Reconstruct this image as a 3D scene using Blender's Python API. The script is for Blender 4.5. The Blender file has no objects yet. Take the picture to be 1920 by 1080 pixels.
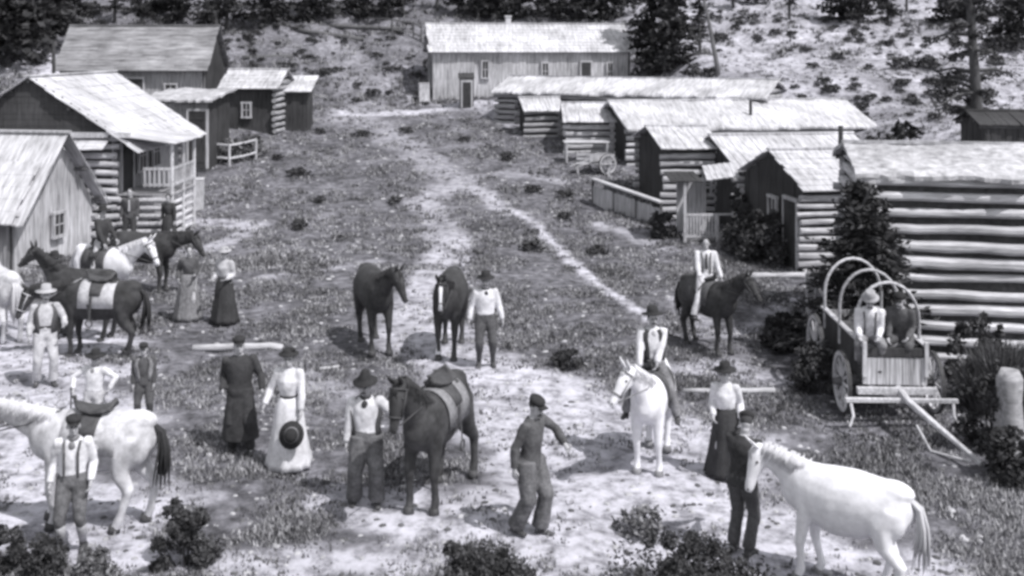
import bpy, math, random
import numpy as np
from mathutils import Vector, Matrix, Euler, noise as mnoise

# ------------------------------------------------------------------ camera, sky, sun, exposure
S = bpy.context.scene
COL = S.collection
FPX, HOR, EYE = 2000.0, 89.0, 6.05           # focal length in photo pixels, eye-level row, eye height (m)
cam_d = bpy.data.cameras.new("camera")
cam_d.sensor_width = 36.0
cam_d.lens = 36.0 * FPX / 1920.0
cam_d.shift_y = -(540.0 - HOR) / 1920.0       # view camera with a lowered lens: verticals stay parallel
cam_d.clip_end = 600.0
cam = bpy.data.objects.new("camera", cam_d)
cam.location = (0, 0, EYE)
cam.rotation_euler = (math.radians(90), 0, 0)
COL.objects.link(cam)
S.camera = cam

SUNV = Vector((0.44, -0.35, 0.83)).normalized()   # towards the sun
EL = math.asin(SUNV.z)
AZ = math.atan2(SUNV.x, SUNV.y)
W = bpy.data.worlds.new("World")
S.world = W
W.use_nodes = True
nt = W.node_tree
nt.nodes.clear()
o_ = nt.nodes.new("ShaderNodeOutputWorld")
b_ = nt.nodes.new("ShaderNodeBackground")
s_ = nt.nodes.new("ShaderNodeTexSky")
h_ = nt.nodes.new("ShaderNodeHueSaturation")
s_.sky_type = 'NISHITA'
s_.sun_disc = False
s_.sun_elevation = EL
s_.sun_rotation = AZ
h_.inputs["Saturation"].default_value = 0.10      # black-and-white photograph
b_.inputs["Strength"].default_value = 0.15
nt.links.new(s_.outputs[0], h_.inputs["Color"])
nt.links.new(h_.outputs[0], b_.inputs["Color"])
nt.links.new(b_.outputs[0], o_.inputs[0])

sun_d = bpy.data.lights.new("sun", 'SUN')
sun_d.energy = 3.6
sun_d.angle = math.radians(0.5)
sun_d.color = (1.0, 0.985, 0.985)
sun = bpy.data.objects.new("sun", sun_d)
sun.rotation_euler = SUNV.to_track_quat('Z', 'Y').to_euler()
COL.objects.link(sun)

S.view_settings.view_transform = 'Standard'
S.view_settings.look = 'None'
S.view_settings.exposure = 0.26
S.view_settings.gamma = 1.0
S.cycles.filter_width = 3.2                        # the old print is soft
S.cycles.max_bounces = 5

RND = random.Random(7)
D2R = math.radians

# ------------------------------------------------------------------ numeric noise, terrain height
def _hash(ix, iy, seed):
    n = (ix.astype(np.int64) * 374761393 + iy.astype(np.int64) * 668265263 + seed * 974634779) & 0x7fffffff
    n = ((n ^ (n >> 13)) * 1274126177) & 0x7fffffff
    n = (n ^ (n >> 16)) & 0x7fffffff
    return n / float(0x7fffffff)

def vnoise(x, y, seed=0):
    x = np.asarray(x, float); y = np.asarray(y, float)
    ix = np.floor(x); iy = np.floor(y)
    fx = x - ix; fy = y - iy
    ux = fx * fx * (3 - 2 * fx); uy = fy * fy * (3 - 2 * fy)
    a = _hash(ix, iy, seed); b = _hash(ix + 1, iy, seed)
    c = _hash(ix, iy + 1, seed); d = _hash(ix + 1, iy + 1, seed)
    return (a * (1 - ux) + b * ux) * (1 - uy) + (c * (1 - ux) + d * ux) * uy

def sstep(a, b, x):
    t = np.clip((np.asarray(x, float) - a) / (b - a), 0, 1)
    return t * t * (3 - 2 * t)

YC = [-60, 0, 34, 38, 42, 50, 55, 60, 66, 80, 120, 200]
ZC = [0, 0, 0, .3, .9, 1.9, 2.5, 3.2, 5.2, 9.6, 24, 55]
YR = [-60, 0, 34, 38, 44, 47, 51, 60, 85, 120, 200]
ZR = [0, 0, 0, .35, 1.1, 2.0, 4.4, 5.7, 10.2, 19, 45]

def hgt(x, y):
    x = np.asarray(x, float); y = np.asarray(y, float)
    hc = np.interp(y, YC, ZC); hr = np.interp(y, YR, ZR)
    t = sstep(6, 11, x)
    z = hc * (1 - t) + hr * t
    z = z + sstep(11, 19, x) * 2.0 * sstep(23, 34, y) * (1 - sstep(44, 51, y))
    z = z + sstep(9, 16, -x) * 0.7 * sstep(42, 50, y)
    far = sstep(40, 75, y)
    z = z + (vnoise(x * .5, y * .5, 3) - .5) * (.10 + 0.7 * far) * sstep(8, 12, y)
    z = z + (vnoise(x * 1.7, y * 1.7, 5) - .5) * (.07 + .25 * far)
    z = z + (vnoise(x * 5, y * 5, 9) - .5) * .03
    return z

def G(px, py):
    """point of the terrain seen at a photo pixel"""
    d = np.arange(10.5, 170, .02)
    x = (px - 960.0) / FPX * d
    zr = EYE - (py - HOR) / FPX * d
    below = zr <= hgt(x, d)
    i = int(np.argmax(below)) if below.any() else len(d) - 1
    return Vector((float(x[i]), float(d[i]), float(hgt(x[i], d[i]))))

def at(px, py, d):
    return Vector(((px - 960.0) / FPX * d, d, EYE - (py - HOR) / FPX * d))

def gz(x, y):
    return float(hgt(x, y))

# ------------------------------------------------------------------ materials
MATS = {}
def tone(g, t=1.0):
    return (g * (1 - .012 * t), g * (1 - .018 * t), g * (1 + .035 * t), 1)

def M(name, lo, hi, scale=6.0, stretch=(1, 1, 1), rough=.9, bump=.25, bdist=.01, big=.35, bigscale=.7, detail=8, spec=.2, ramp=(.32, .68)):
    if name in MATS: return MATS[name]
    m = bpy.data.materials.new(name); m.use_nodes = True
    n = m.node_tree; L = n.links
    p = n.nodes["Principled BSDF"]
    p.inputs["Roughness"].default_value = rough
    p.inputs["Specular IOR Level"].default_value = spec
    tc = n.nodes.new("ShaderNodeTexCoord")
    mp = n.nodes.new("ShaderNodeMapping"); mp.inputs["Scale"].default_value = stretch
    no = n.nodes.new("ShaderNodeTexNoise"); no.inputs["Scale"].default_value = scale; no.inputs["Detail"].default_value = detail
    no.inputs["Roughness"].default_value = .65
    cr = n.nodes.new("ShaderNodeValToRGB")
    cr.color_ramp.elements[0].position = ramp[0]; cr.color_ramp.elements[0].color = tone(lo)
    cr.color_ramp.elements[1].position = ramp[1]; cr.color_ramp.elements[1].color = tone(hi)
    nb = n.nodes.new("ShaderNodeTexNoise"); nb.inputs["Scale"].default_value = bigscale; nb.inputs["Detail"].default_value = 3
    mr = n.nodes.new("ShaderNodeMapRange")
    mr.inputs[1].default_value = .3; mr.inputs[2].default_value = .7
    mr.inputs[3].default_value = 1 - big; mr.inputs[4].default_value = 1 + big * .5
    mx = n.nodes.new("ShaderNodeMix"); mx.data_type = 'RGBA'; mx.blend_type = 'MULTIPLY'; mx.inputs[0].default_value = 1
    L.new(tc.outputs["Object"], mp.inputs[0]); L.new(mp.outputs[0], no.inputs["Vector"])
    L.new(tc.outputs["Object"], nb.inputs["Vector"])
    L.new(no.outputs["Fac"], cr.inputs[0]); L.new(nb.outputs["Fac"], mr.inputs[0])
    L.new(cr.outputs[0], mx.inputs[6]); L.new(mr.outputs[0], mx.inputs[7])
    L.new(mx.outputs[2], p.inputs["Base Color"])
    if bump:
        bp = n.nodes.new("ShaderNodeBump"); bp.inputs["Strength"].default_value = bump; bp.inputs["Distance"].default_value = bdist
        L.new(no.outputs["Fac"], bp.inputs["Height"]); L.new(bp.outputs[0], p.inputs["Normal"])
    MATS[name] = m
    return m

def MS(name, lo, hi, attr="shade", rough=.95):
    """material whose own tone varies from tuft to tuft / leaf to leaf"""
    if name in MATS: return MATS[name]
    m = bpy.data.materials.new(name); m.use_nodes = True
    n = m.node_tree; L = n.links
    p = n.nodes["Principled BSDF"]; p.inputs["Roughness"].default_value = rough; p.inputs["Specular IOR Level"].default_value = .15
    a = n.nodes.new("ShaderNodeAttribute"); a.attribute_name = attr
    cr = n.nodes.new("ShaderNodeValToRGB")
    cr.color_ramp.elements[0].color = tone(lo); cr.color_ramp.elements[1].color = tone(hi)
    L.new(a.outputs["Fac"], cr.inputs[0]); L.new(cr.outputs[0], p.inputs["Base Color"])
    MATS[name] = m
    return m

log_light = M("weathered_log", .22, .68, 3.4, (.45, 5, 5), bump=.8, bdist=.02)
log_white = M("bleached_log", .32, .76, 3.4, (.45, 5, 5), bump=.8, bdist=.02)
log_grey = M("grey_log", .20, .46, 3, (.5, 4, 4), bump=.5, bdist=.02)
gap_shade = M("log_gap_shade", .045, .10, 9)  # shade between the logs, put into the backing panel's colour
chink_pale = M("pale_chinking", .30, .50, 9)
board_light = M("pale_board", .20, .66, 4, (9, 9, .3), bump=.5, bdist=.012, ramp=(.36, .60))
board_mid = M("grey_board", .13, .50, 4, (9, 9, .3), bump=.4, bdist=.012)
board_dark_and_shade = M("dark_board_and_shade", .035, .085, 4, (6, 6, .4), bump=.4, bdist=.012)  # dark boards; also paints shade onto the right-hand row's left gables
roof_pale = M("sunbleached_roof", .24, .64, 3.2, (3.5, .5, .5), bump=.6, bdist=.02, big=.3, ramp=(.28, .60))
roof_sod = M("earth_roof", .22, .62, 4.5, bump=.8, bdist=.04, big=.25)
roof_grey = M("grey_plank_roof", .13, .36, 2.6, (.4, 2.6, 2.6), bump=.4, bdist=.02)
white_paint = M("white_board", .36, .70, 5, (3, 3, 1), bump=.3, big=.25)
glass_dark = M("dark_glass", .03, .06, 2, rough=.25, bump=0, spec=.5)
iron = M("dark_iron", .05, .09, 9, rough=.6, bump=.2)
skin = M("skin", .38, .50, 9, rough=.6, bump=0, big=.1)
hair_dark = M("dark_hair", .045, .09, 60, bump=.4, bdist=.004)
cloth_dark = M("dark_cloth", .065, .12, 30, bump=.35, bdist=.006, big=.3, bigscale=4)
cloth_black = M("black_cloth", .038, .065, 30, bump=.35, bdist=.006, big=.3, bigscale=4)
cloth_grey = M("grey_cloth", .09, .19, 26, bump=.35, bdist=.006, big=.45, bigscale=5)
cloth_mid = M("mid_grey_cloth", .17, .30, 26, bump=.35, bdist=.006, big=.4, bigscale=5)
cloth_white = M("white_cloth", .58, .74, 20, bump=.35, bdist=.008, big=.2, bigscale=5)
cloth_pale = M("pale_cloth", .40, .56, 20, bump=.35, bdist=.008, big=.25, bigscale=5)
cloth_stripe = M("striped_cloth", .05, .36, 5, (14, 14, .05), bump=.2, bdist=.006, big=.25)
leather = M("dark_leather", .05, .10, 14, rough=.55, bump=.3)
felt_dark = M("dark_felt", .03, .05, 20, bump=.2)
felt_pale = M("pale_felt", .40, .55, 20, bump=.2)
coat_dark = M("dark_coat", .030, .065, 11, (1, 1, 1), rough=.72, bump=.25, bdist=.01, big=.45, bigscale=3, spec=.35)
coat_brown = M("brown_coat", .032, .075, 11, rough=.72, bump=.25, bdist=.01, big=.45, bigscale=3, spec=.35)
coat_white = M("white_coat", .66, .84, 9, rough=.85, bump=.35, bdist=.01, big=.08, bigscale=2.5)
coat_pale = M("pale_dappled_coat", .40, .76, 7, rough=.85, bump=.25, bdist=.01, big=.3, bigscale=2.5)
mane_dark = M("dark_mane", .03, .06, 18, (8, 8, 1), bump=.5)
mane_pale = M("pale_mane", .50, .68, 18, (8, 8, 1), bump=.5)
bark = M("bark", .05, .13, 6, (5, 5, .8), bump=.8, bdist=.03)
bark_pale = M("dead_bark", .10, .22, 6, (5, 5, .8), bump=.8, bdist=.03)
wood_white = M("bleached_wood", .32, .68, 4, (.5, 5, 5), bump=.4, bdist=.01)
wood_dark = M("old_dark_wood", .06, .16, 4, (1, 5, 5), bump=.4, bdist=.01)
needle_m = MS("pine_needles", .022, .085)
leaf_m = MS("shrub_leaves", .028, .12)
leaf_grey = MS("sage_leaves", .07, .30)
grass_m = MS("dry_grass", .06, .46)
rock_m = M("stone", .30, .58, 4, bump=.6, bdist=.02)

# ------------------------------------------------------------------ mesh builder
class MB:
    def __init__(s): s.v = []; s.f = []; s.mi = []
    def add(s, vs, fs, mi=0):
        b = len(s.v); s.v.extend(tuple(v) for v in vs)
        for f in fs: s.f.append(tuple(b + i for i in f)); s.mi.append(mi)
    def box(s, c, size, rot=None, mi=0, jit=0):
        hx, hy, hz = size[0] / 2, size[1] / 2, size[2] / 2
        vs = [Vector((x * hx, y * hy, z * hz)) for z in (-1, 1) for y in (-1, 1) for x in (-1, 1)]
        if jit: vs = [v + Vector((RND.uniform(-jit, jit), RND.uniform(-jit, jit), RND.uniform(-jit, jit))) for v in vs]
        if rot is not None: vs = [rot @ v for v in vs]
        c = Vector(c)
        s.add([v + c for v in vs], [(0, 2, 3, 1), (4, 5, 7, 6), (0, 1, 5, 4), (2, 6, 7, 3), (0, 4, 6, 2), (1, 3, 7, 5)], mi)
    def beam(s, a, b, w, h, mi=0, jit=0, up=(0, 0, 1)):
        a = Vector(a); b = Vector(b); t = (b - a); l = t.length; t.normalize()
        u = Vector(up); sd = t.cross(u)
        if sd.length < 1e-3: sd = t.cross(Vector((0, 1, 0)))
        sd.normalize(); u = sd.cross(t)
        s.box((a + b) / 2, (l, w, h), Matrix((t, sd, u)).transposed(), mi, jit)
    def tube(s, pts, rad, seg=8, ref=None, mi=0, cap=True):
        pts = [Vector(p) for p in pts]; n = len(pts); rings = []
        prev = None
        if not isinstance(rad, list): rad = [rad] * n
        P = list(pts); R = list(rad)
        if len(R) < n: R = [rad if isinstance(rad, tuple) else rad[0]] * n
        for i in range(n):
            if i == 0: t = P[1] - P[0]
            elif i == n - 1: t = P[-1] - P[-2]
            else: t = (P[i + 1] - P[i]).normalized() + (P[i] - P[i - 1]).normalized()
            if t.length < 1e-6: t = Vector((0, 0, 1))
            t.normalize()
            if ref is not None: a = Vector(ref)
            elif prev is not None: a = prev
            else: a = Vector((1, 0, 0)) if abs(t.x) < .8 else Vector((0, 1, 0))
            a = a - t * a.dot(t)
            if a.length < 1e-4:
                a = Vector((0, 1, 0)) - t * t.y
            a.normalize(); prev = a
            b = t.cross(a)
            r = R[i]; ra, rb = (r if isinstance(r, (tuple, list)) else (r, r))
            rings.append([P[i] + a * (ra * math.cos(2 * math.pi * k / seg)) + b * (rb * math.sin(2 * math.pi * k / seg)) for k in range(seg)])
        vs = [v for r in rings for v in r]; fs = []
        for i in range(n - 1):
            for k in range(seg):
                k2 = (k + 1) % seg
                fs.append((i * seg + k, i * seg + k2, (i + 1) * seg + k2, (i + 1) * seg + k))
        if cap:
            fs.append(tuple(reversed(range(seg)))); fs.append(tuple((n - 1) * seg + k for k in range(seg)))
        s.add(vs, fs, mi)
    def ell(s, c, r, seg=10, rings=6, rot=None, mi=0):
        c = Vector(c); vs = [Vector((0, 0, r[2]))]
        for i in range(1, rings):
            th = math.pi * i / rings
            for k in range(seg):
                ph = 2 * math.pi * k / seg
                vs.append(Vector((r[0] * math.sin(th) * math.cos(ph), r[1] * math.sin(th) * math.sin(ph), r[2] * math.cos(th))))
        vs.append(Vector((0, 0, -r[2])))
        if rot is not None: vs = [rot @ v for v in vs]
        fs = []
        for k in range(seg):
            fs.append((0, 1 + k, 1 + (k + 1) % seg))
            for i in range(rings - 2):
                a = 1 + i * seg; b = a + seg
                fs.append((a + k, b + k, b + (k + 1) % seg, a + (k + 1) % seg))
            a = 1 + (rings - 2) * seg
            fs.append((a + k, len(vs) - 1, a + (k + 1) % seg))
        s.add([v + c for v in vs], fs, mi)
    def lathe(s, prof, seg=20, c=(0, 0, 0), sx=1, sy=1, rot=None, mi=0, wob=None):
        c = Vector(c); vs = []
        for j, (r, z) in enumerate(prof):
            for k in range(seg):
                a = 2 * math.pi * k / seg
                rr = r * (1 + (wob(a, j / (len(prof) - 1)) if wob else 0))
                v = Vector((rr * math.cos(a) * sx, rr * math.sin(a) * sy, z))
                vs.append((rot @ v if rot is not None else v) + c)
        fs = []
        for j in range(len(prof) - 1):
            for k in range(seg):
                k2 = (k + 1) % seg
                fs.append((j * seg + k, j * seg + k2, (j + 1) * seg + k2, (j + 1) * seg + k))
        fs.append(tuple(reversed(range(seg)))); fs.append(tuple((len(prof) - 1) * seg + k for k in range(seg)))
        s.add(vs, fs, mi)
    def prism(s, poly, d, mi=0):
        """polygon (list of 3D points) swept by vector d"""
        n = len(poly); d = Vector(d)
        vs = [Vector(p) for p in poly] + [Vector(p) + d for p in poly]
        fs = [tuple(reversed(range(n))), tuple(n + i for i in range(n))]
        for i in range(n):
            j = (i + 1) % n
            fs.append((i, j, n + j, n + i))
        s.add(vs, fs, mi)
    def mesh(s, name, mats, smooth=False):
        me = bpy.data.meshes.new(name)
        me.from_pydata([tuple(v) for v in s.v], [], s.f)
        if not isinstance(mats, (list, tuple)): mats = [mats]
        for m in mats: me.materials.append(m)
        if len(mats) > 1: me.polygons.foreach_set("material_index", s.mi)
        if smooth: me.polygons.foreach_set("use_smooth", [True] * len(s.f))
        me.update()
        return me
    def build(s, name, mats, parent=None, smooth=False):
        return link(name, s.mesh(name, mats, smooth), parent)

def link(name, me, parent=None, loc=None):
    o = bpy.data.objects.new(name, me); COL.objects.link(o)
    if parent is not None: o.parent = parent
    if loc is not None: o.location = loc
    return o

def tag(o, label=None, cat=None, group=None, kind=None):
    if label: o["label"] = label
    if cat: o["category"] = cat
    if group: o["group"] = group
    if kind: o["kind"] = kind
    return o

def empty(name, loc, yaw=0, label=None, cat=None, group=None):
    o = bpy.data.objects.new(name, None); COL.objects.link(o)
    o.location = loc; o.rotation_euler = (0, 0, yaw)
    o.empty_display_size = .2
    return tag(o, label, cat, group)

def copy_tree(o, loc, yaw=0, scale=None, label=None):
    c = o.copy(); COL.objects.link(c)
    c.location = loc; c.rotation_euler = (0, 0, yaw)
    if scale: c.scale = scale if isinstance(scale, tuple) else (scale,) * 3
    if label: c["label"] = label
    for ch in o.children:
        k = ch.copy(); COL.objects.link(k); k.parent = c
    return c

# voxel union of overlapping closed shapes -> one continuous skin (worked out in a small scene of its own)
TMP = bpy.data.scenes.new("tmp")
def union(mb, name, mats, voxel, smooth_it=4, wrinkle=0, wscale=9, extra=None, seed=0):
    me = mb.mesh(name + "_raw", mats)
    o = bpy.data.objects.new("tmp", me); TMP.collection.objects.link(o)
    r = o.modifiers.new("r", 'REMESH'); r.mode = 'VOXEL'; r.voxel_size = voxel; r.use_smooth_shade = True
    if smooth_it:
        q = o.modifiers.new("s", 'SMOOTH'); q.factor = .5; q.iterations = smooth_it
    vl = TMP.view_layers[0]; vl.update()
    out = bpy.data.meshes.new_from_object(o.evaluated_get(vl.depsgraph))
    bpy.data.objects.remove(o); bpy.data.meshes.remove(me)
    out.name = name
    n = len(out.vertices)
    if wrinkle and n:
        co = np.empty(n * 3); out.vertices.foreach_get("co", co); co = co.reshape(-1, 3)
        no = np.empty(n * 3); out.vertices.foreach_get("normal", no); no = no.reshape(-1, 3)
        off = np.array([mnoise.noise(Vector((c[0] * wscale + seed, c[1] * wscale, c[2] * wscale * .7))) + .5 * mnoise.noise(Vector((c[0] * wscale * 2.3, c[1] * wscale * 2.3 + seed, c[2] * wscale * 1.6))) for c in co])
        co += no * (off * wrinkle)[:, None]
        out.vertices.foreach_set("co", co.ravel())
    if extra is not None and extra.v:      # fingers, nose, ears carried by the same mesh
        vs = np.empty(n * 3); out.vertices.foreach_get("co", vs)
        vs = [tuple(v) for v in vs.reshape(-1, 3)]
        fs = [tuple(p.vertices) for p in out.polygons]
        me2 = bpy.data.meshes.new(name)
        me2.from_pydata(vs + [tuple(v) for v in extra.v], [], fs + [tuple(i + n for i in f) for f in extra.f])
        for m in (mats if isinstance(mats, (list, tuple)) else [mats]): me2.materials.append(m)
        bpy.data.meshes.remove(out); out = me2; out.name = name
    out.polygons.foreach_set("use_smooth", [True] * len(out.polygons))
    if not out.materials:
        for m in (mats if isinstance(mats, (list, tuple)) else [mats]): out.materials.append(m)
    out.update()
    return out

# ------------------------------------------------------------------ ground
def wpath(pts):
    return [tuple(G(a, b).xy) for a, b in pts]

DIRT = [  # (photo polyline, half width in m, strength)
    ([(880, 335), (850, 350), (800, 375), (830, 430), (845, 480), (815, 530), (790, 570)], .65, .48),
    ([(850, 450), (812, 545), (770, 600), (800, 640)], .7, .75),
    ([(800, 620), (880, 690), (990, 720), (1100, 760), (1200, 800)], 1.0, .9),
    ([(960, 720), (1000, 800), (1120, 800), (1060, 860), (1250, 880), (1330, 830)], 1.1, .85),
    ([(1050, 900), (1300, 900), (1320, 980), (1150, 960), (980, 960)], .9, .9),
    ([(760, 960), (950, 1000), (1150, 1030), (1400, 1060), (1700, 1090)], .75, .92),
    ([(1250, 950), (1450, 980), (1600, 1070), (1700, 1090)], .6, .95),
    ([(430, 1060), (600, 1050), (800, 1060), (1000, 1090)], .35, .75),
    ([(960, 392), (1010, 425), (1060, 480), (1110, 525), (1160, 560), (1225, 605)], .17, .95),
    ([(880, 350), (925, 378), (965, 400)], .45, .6),
    ([(940, 325), (1000, 330), (1060, 340)], .4, .45),
    ([(860, 345), (790, 290), (730, 250), (690, 222)], .9, .38),
    ([(0, 600), (60, 610), (130, 640), (190, 650)], .9, .95),
    ([(0, 690), (60, 730), (140, 760), (220, 800)], .8, .85),
    ([(0, 640), (100, 690), (160, 700), (230, 700)], .6, .9),
    ([(0, 820), (60, 880), (90, 930), (170, 930), (240, 960)], .6, .9),
    ([(0, 980), (130, 1020), (300, 1060)], .5, .95),
    ([(60, 960), (260, 990), (320, 940)], .35, .85),
    ([(290, 905), (380, 935)], .3, .6),
    ([(330, 415), (420, 420), (480, 425)], .5, .7),
    ([(300, 475), (380, 470), (460, 440)], .4, .6),
    ([(660, 225), (690, 190), (655, 150), (640, 110), (600, 70)], 1.3, .28),
    ([(640, 217), (740, 212), (830, 205), (900, 190), (960, 195)], .8, .9),
    ([(780, 190), (900, 200), (980, 240)], .5, .6),
    ([(100, 155), (230, 165), (370, 150)], 2.2, .9),
    ([(0, 110), (100, 115)], 2.2, .8),
    ([(690, 165), (740, 130), (800, 130)], 1.0, .3),
    ([(1280, 690), (1370, 690), (1450, 720)], .5, .6),
    ([(1280, 560), (1330, 625), (1420, 610)], .35, .5),
    ([(1440, 590), (1500, 560)], .3, .6),
    ([(500, 520), (640, 500), (700, 490)], .3, .4),
    ([(570, 700), (640, 745)], .35, .45),
    ([(620, 930), (760, 940), (900, 930)], .4, .7),
    ([(1280, 790), (1330, 860), (1310, 900)], .4, .85),
    ([(1120, 420), (1180, 440), (1260, 470)], .3, .5),
]
DIRT_W = [(np.array(wpath(p)), w, s) for p, w, s in DIRT]

def dirt_mask(x, y):
    x = np.asarray(x, float); y = np.asarray(y, float)
    m = np.zeros_like(x)
    wob = (vnoise(x * 1.6, y * 1.6, 21) - .5) * 1.0 + (vnoise(x * 4.5, y * 4.5, 22) - .5) * .6
    for P, w, s in DIRT_W:
        best = np.full_like(x, 1e9)
        for a, b in zip(P[:-1], P[1:]):
            ab = b - a; L2 = float(ab @ ab) + 1e-9
            t = np.clip(((x - a[0]) * ab[0] + (y - a[1]) * ab[1]) / L2, 0, 1)
            d = np.hypot(x - a[0] - t * ab[0], y - a[1] - t * ab[1])
            best = np.minimum(best, d)
        q = best / w + wob * .55
        m = np.maximum(m, s * (1 - sstep(.55, 1.35, q)))
    # bare pale hillsides behind the right-hand row, thinner on the left
    hill = sstep(46, 51, y) * sstep(5, 10, x) * .85
    hill = np.maximum(hill, sstep(64, 70, y) * .14)
    hill = np.maximum(hill, sstep(12, 17, x) * sstep(22, 27, y) * .75)
    hill = hill * np.clip(.22 + .62 * vnoise(x * .45, y * .45, 31) + .5 * (vnoise(x * 1.6, y * 1.6, 33) - .3), 0, 1.05)
    return np.clip(np.maximum(m, hill), 0, 1)

def build_ground():
    ys = np.concatenate([np.linspace(-25, 9, 18), np.geomspace(9.6, 70, 330), np.geomspace(70.8, 190, 70)])
    u = np.linspace(-1, 1, 331)
    X = u[None, :] * (np.maximum(ys, 0)[:, None] * .66 + 9)
    Y = np.repeat(ys[:, None], len(u), 1)
    Z = hgt(X, Y)
    nr, nc = X.shape
    vs = np.stack([X, Y, Z], -1).reshape(-1, 3)
    idx = np.arange(nr * nc).reshape(nr, nc)
    f = np.stack([idx[:-1, :-1], idx[:-1, 1:], idx[1:, 1:], idx[1:, :-1]], -1).reshape(-1, 4)
    me = bpy.data.meshes.new("ground")
    me.vertices.add(len(vs)); me.vertices.foreach_set("co", vs.ravel())
    me.loops.add(f.size); me.loops.foreach_set("vertex_index", f.ravel().astype(np.int32))
    me.polygons.add(len(f)); me.polygons.foreach_set("loop_start", np.arange(0, f.size, 4, dtype=np.int32))
    me.update(calc_edges=True)
    a = me.attributes.new("dirt", 'FLOAT', 'POINT')
    a.data.foreach_set("value", dirt_mask(X, Y).ravel().astype(np.float32))
    me.polygons.foreach_set("use_smooth", np.ones(len(f), bool))
    m = bpy.data.materials.new("ground_soil"); m.use_nodes = True
    n = m.node_tree; L = n.links; p = n.nodes["Principled BSDF"]
    p.inputs["Roughness"].default_value = .95; p.inputs["Specular IOR Level"].default_value = .1
    tc = n.nodes.new("ShaderNodeTexCoord"); at_ = n.nodes.new("ShaderNodeAttribute"); at_.attribute_name = "dirt"
    def nz(sc, det=8, ro=.68):
        q = n.nodes.new("ShaderNodeTexNoise"); q.inputs["Scale"].default_value = sc; q.inputs["Detail"].default_value = det; q.inputs["Roughness"].default_value = ro
        L.new(tc.outputs["Object"], q.inputs["Vector"]); return q.outputs["Fac"]
    def ramp(src, stops):
        r = n.nodes.new("ShaderNodeValToRGB"); e = r.color_ramp.elements
        e[0].position, e[0].color = stops[0][0], tone(stops[0][1]); e[1].position, e[1].color = stops[-1][0], tone(stops[-1][1])
        for q, c in stops[1:-1]:
            k = e.new(q); k.color = tone(c)
        L.new(src, r.inputs[0]); return r.outputs[0]
    turf = ramp(nz(3.6, 10, .75), [(.30, .045), (.42, .11), (.54, .22), (.70, .42)])
    patch = ramp(nz(.55, 6, .6), [(.34, .42), (.66, .98)])
    mul = n.nodes.new("ShaderNodeMix"); mul.data_type = 'RGBA'; mul.blend_type = 'MULTIPLY'; mul.inputs[0].default_value = 1
    L.new(turf, mul.inputs[6]); L.new(patch, mul.inputs[7])
    soil0 = ramp(nz(3.4, 9, .72), [(.30, .10), (.43, .34), (.53, .58), (.72, .74)])
    sp = ramp(nz(.8, 5, .6), [(.34, .55), (.48, 1.0), (.7, 1.04)])
    sm = n.nodes.new("ShaderNodeMix"); sm.data_type = 'RGBA'; sm.blend_type = 'MULTIPLY'; sm.inputs[0].default_value = 1
    L.new(soil0, sm.inputs[6]); L.new(sp, sm.inputs[7]); soil = sm.outputs[2]
    mix = n.nodes.new("ShaderNodeMix"); mix.data_type = 'RGBA'
    L.new(at_.outputs["Fac"], mix.inputs[0]); L.new(mul.outputs[2], mix.inputs[6]); L.new(soil, mix.inputs[7])
    L.new(mix.outputs[2], p.inputs["Base Color"])
    bp = n.nodes.new("ShaderNodeBump"); bp.inputs["Strength"].default_value = .8; bp.inputs["Distance"].default_value = .06
    L.new(nz(6, 9, .7), bp.inputs["Height"]); L.new(bp.outputs[0], p.inputs["Normal"])
    me.materials.append(m)
    return tag(link("ground", me), kind="structure")
build_ground()

def mesh_np(name, vs, f, shade, mat, k):
    """triangle/quad soup with a tone per face corner; k = corners per face"""
    me = bpy.data.meshes.new(name)
    vs = np.asarray(vs, np.float32); f = np.asarray(f, np.int32)
    me.vertices.add(len(vs)); me.vertices.foreach_set("co", vs.ravel())
    me.loops.add(f.size); me.loops.foreach_set("vertex_index", f.ravel())
    me.polygons.add(len(f)); me.polygons.foreach_set("loop_start", np.arange(0, f.size, k, dtype=np.int32))
    me.update(calc_edges=True)
    a = me.attributes.new("shade", 'FLOAT', 'POINT'); a.data.foreach_set("value", np.asarray(shade, np.float32))
    me.materials.append(mat)
    return me

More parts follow.
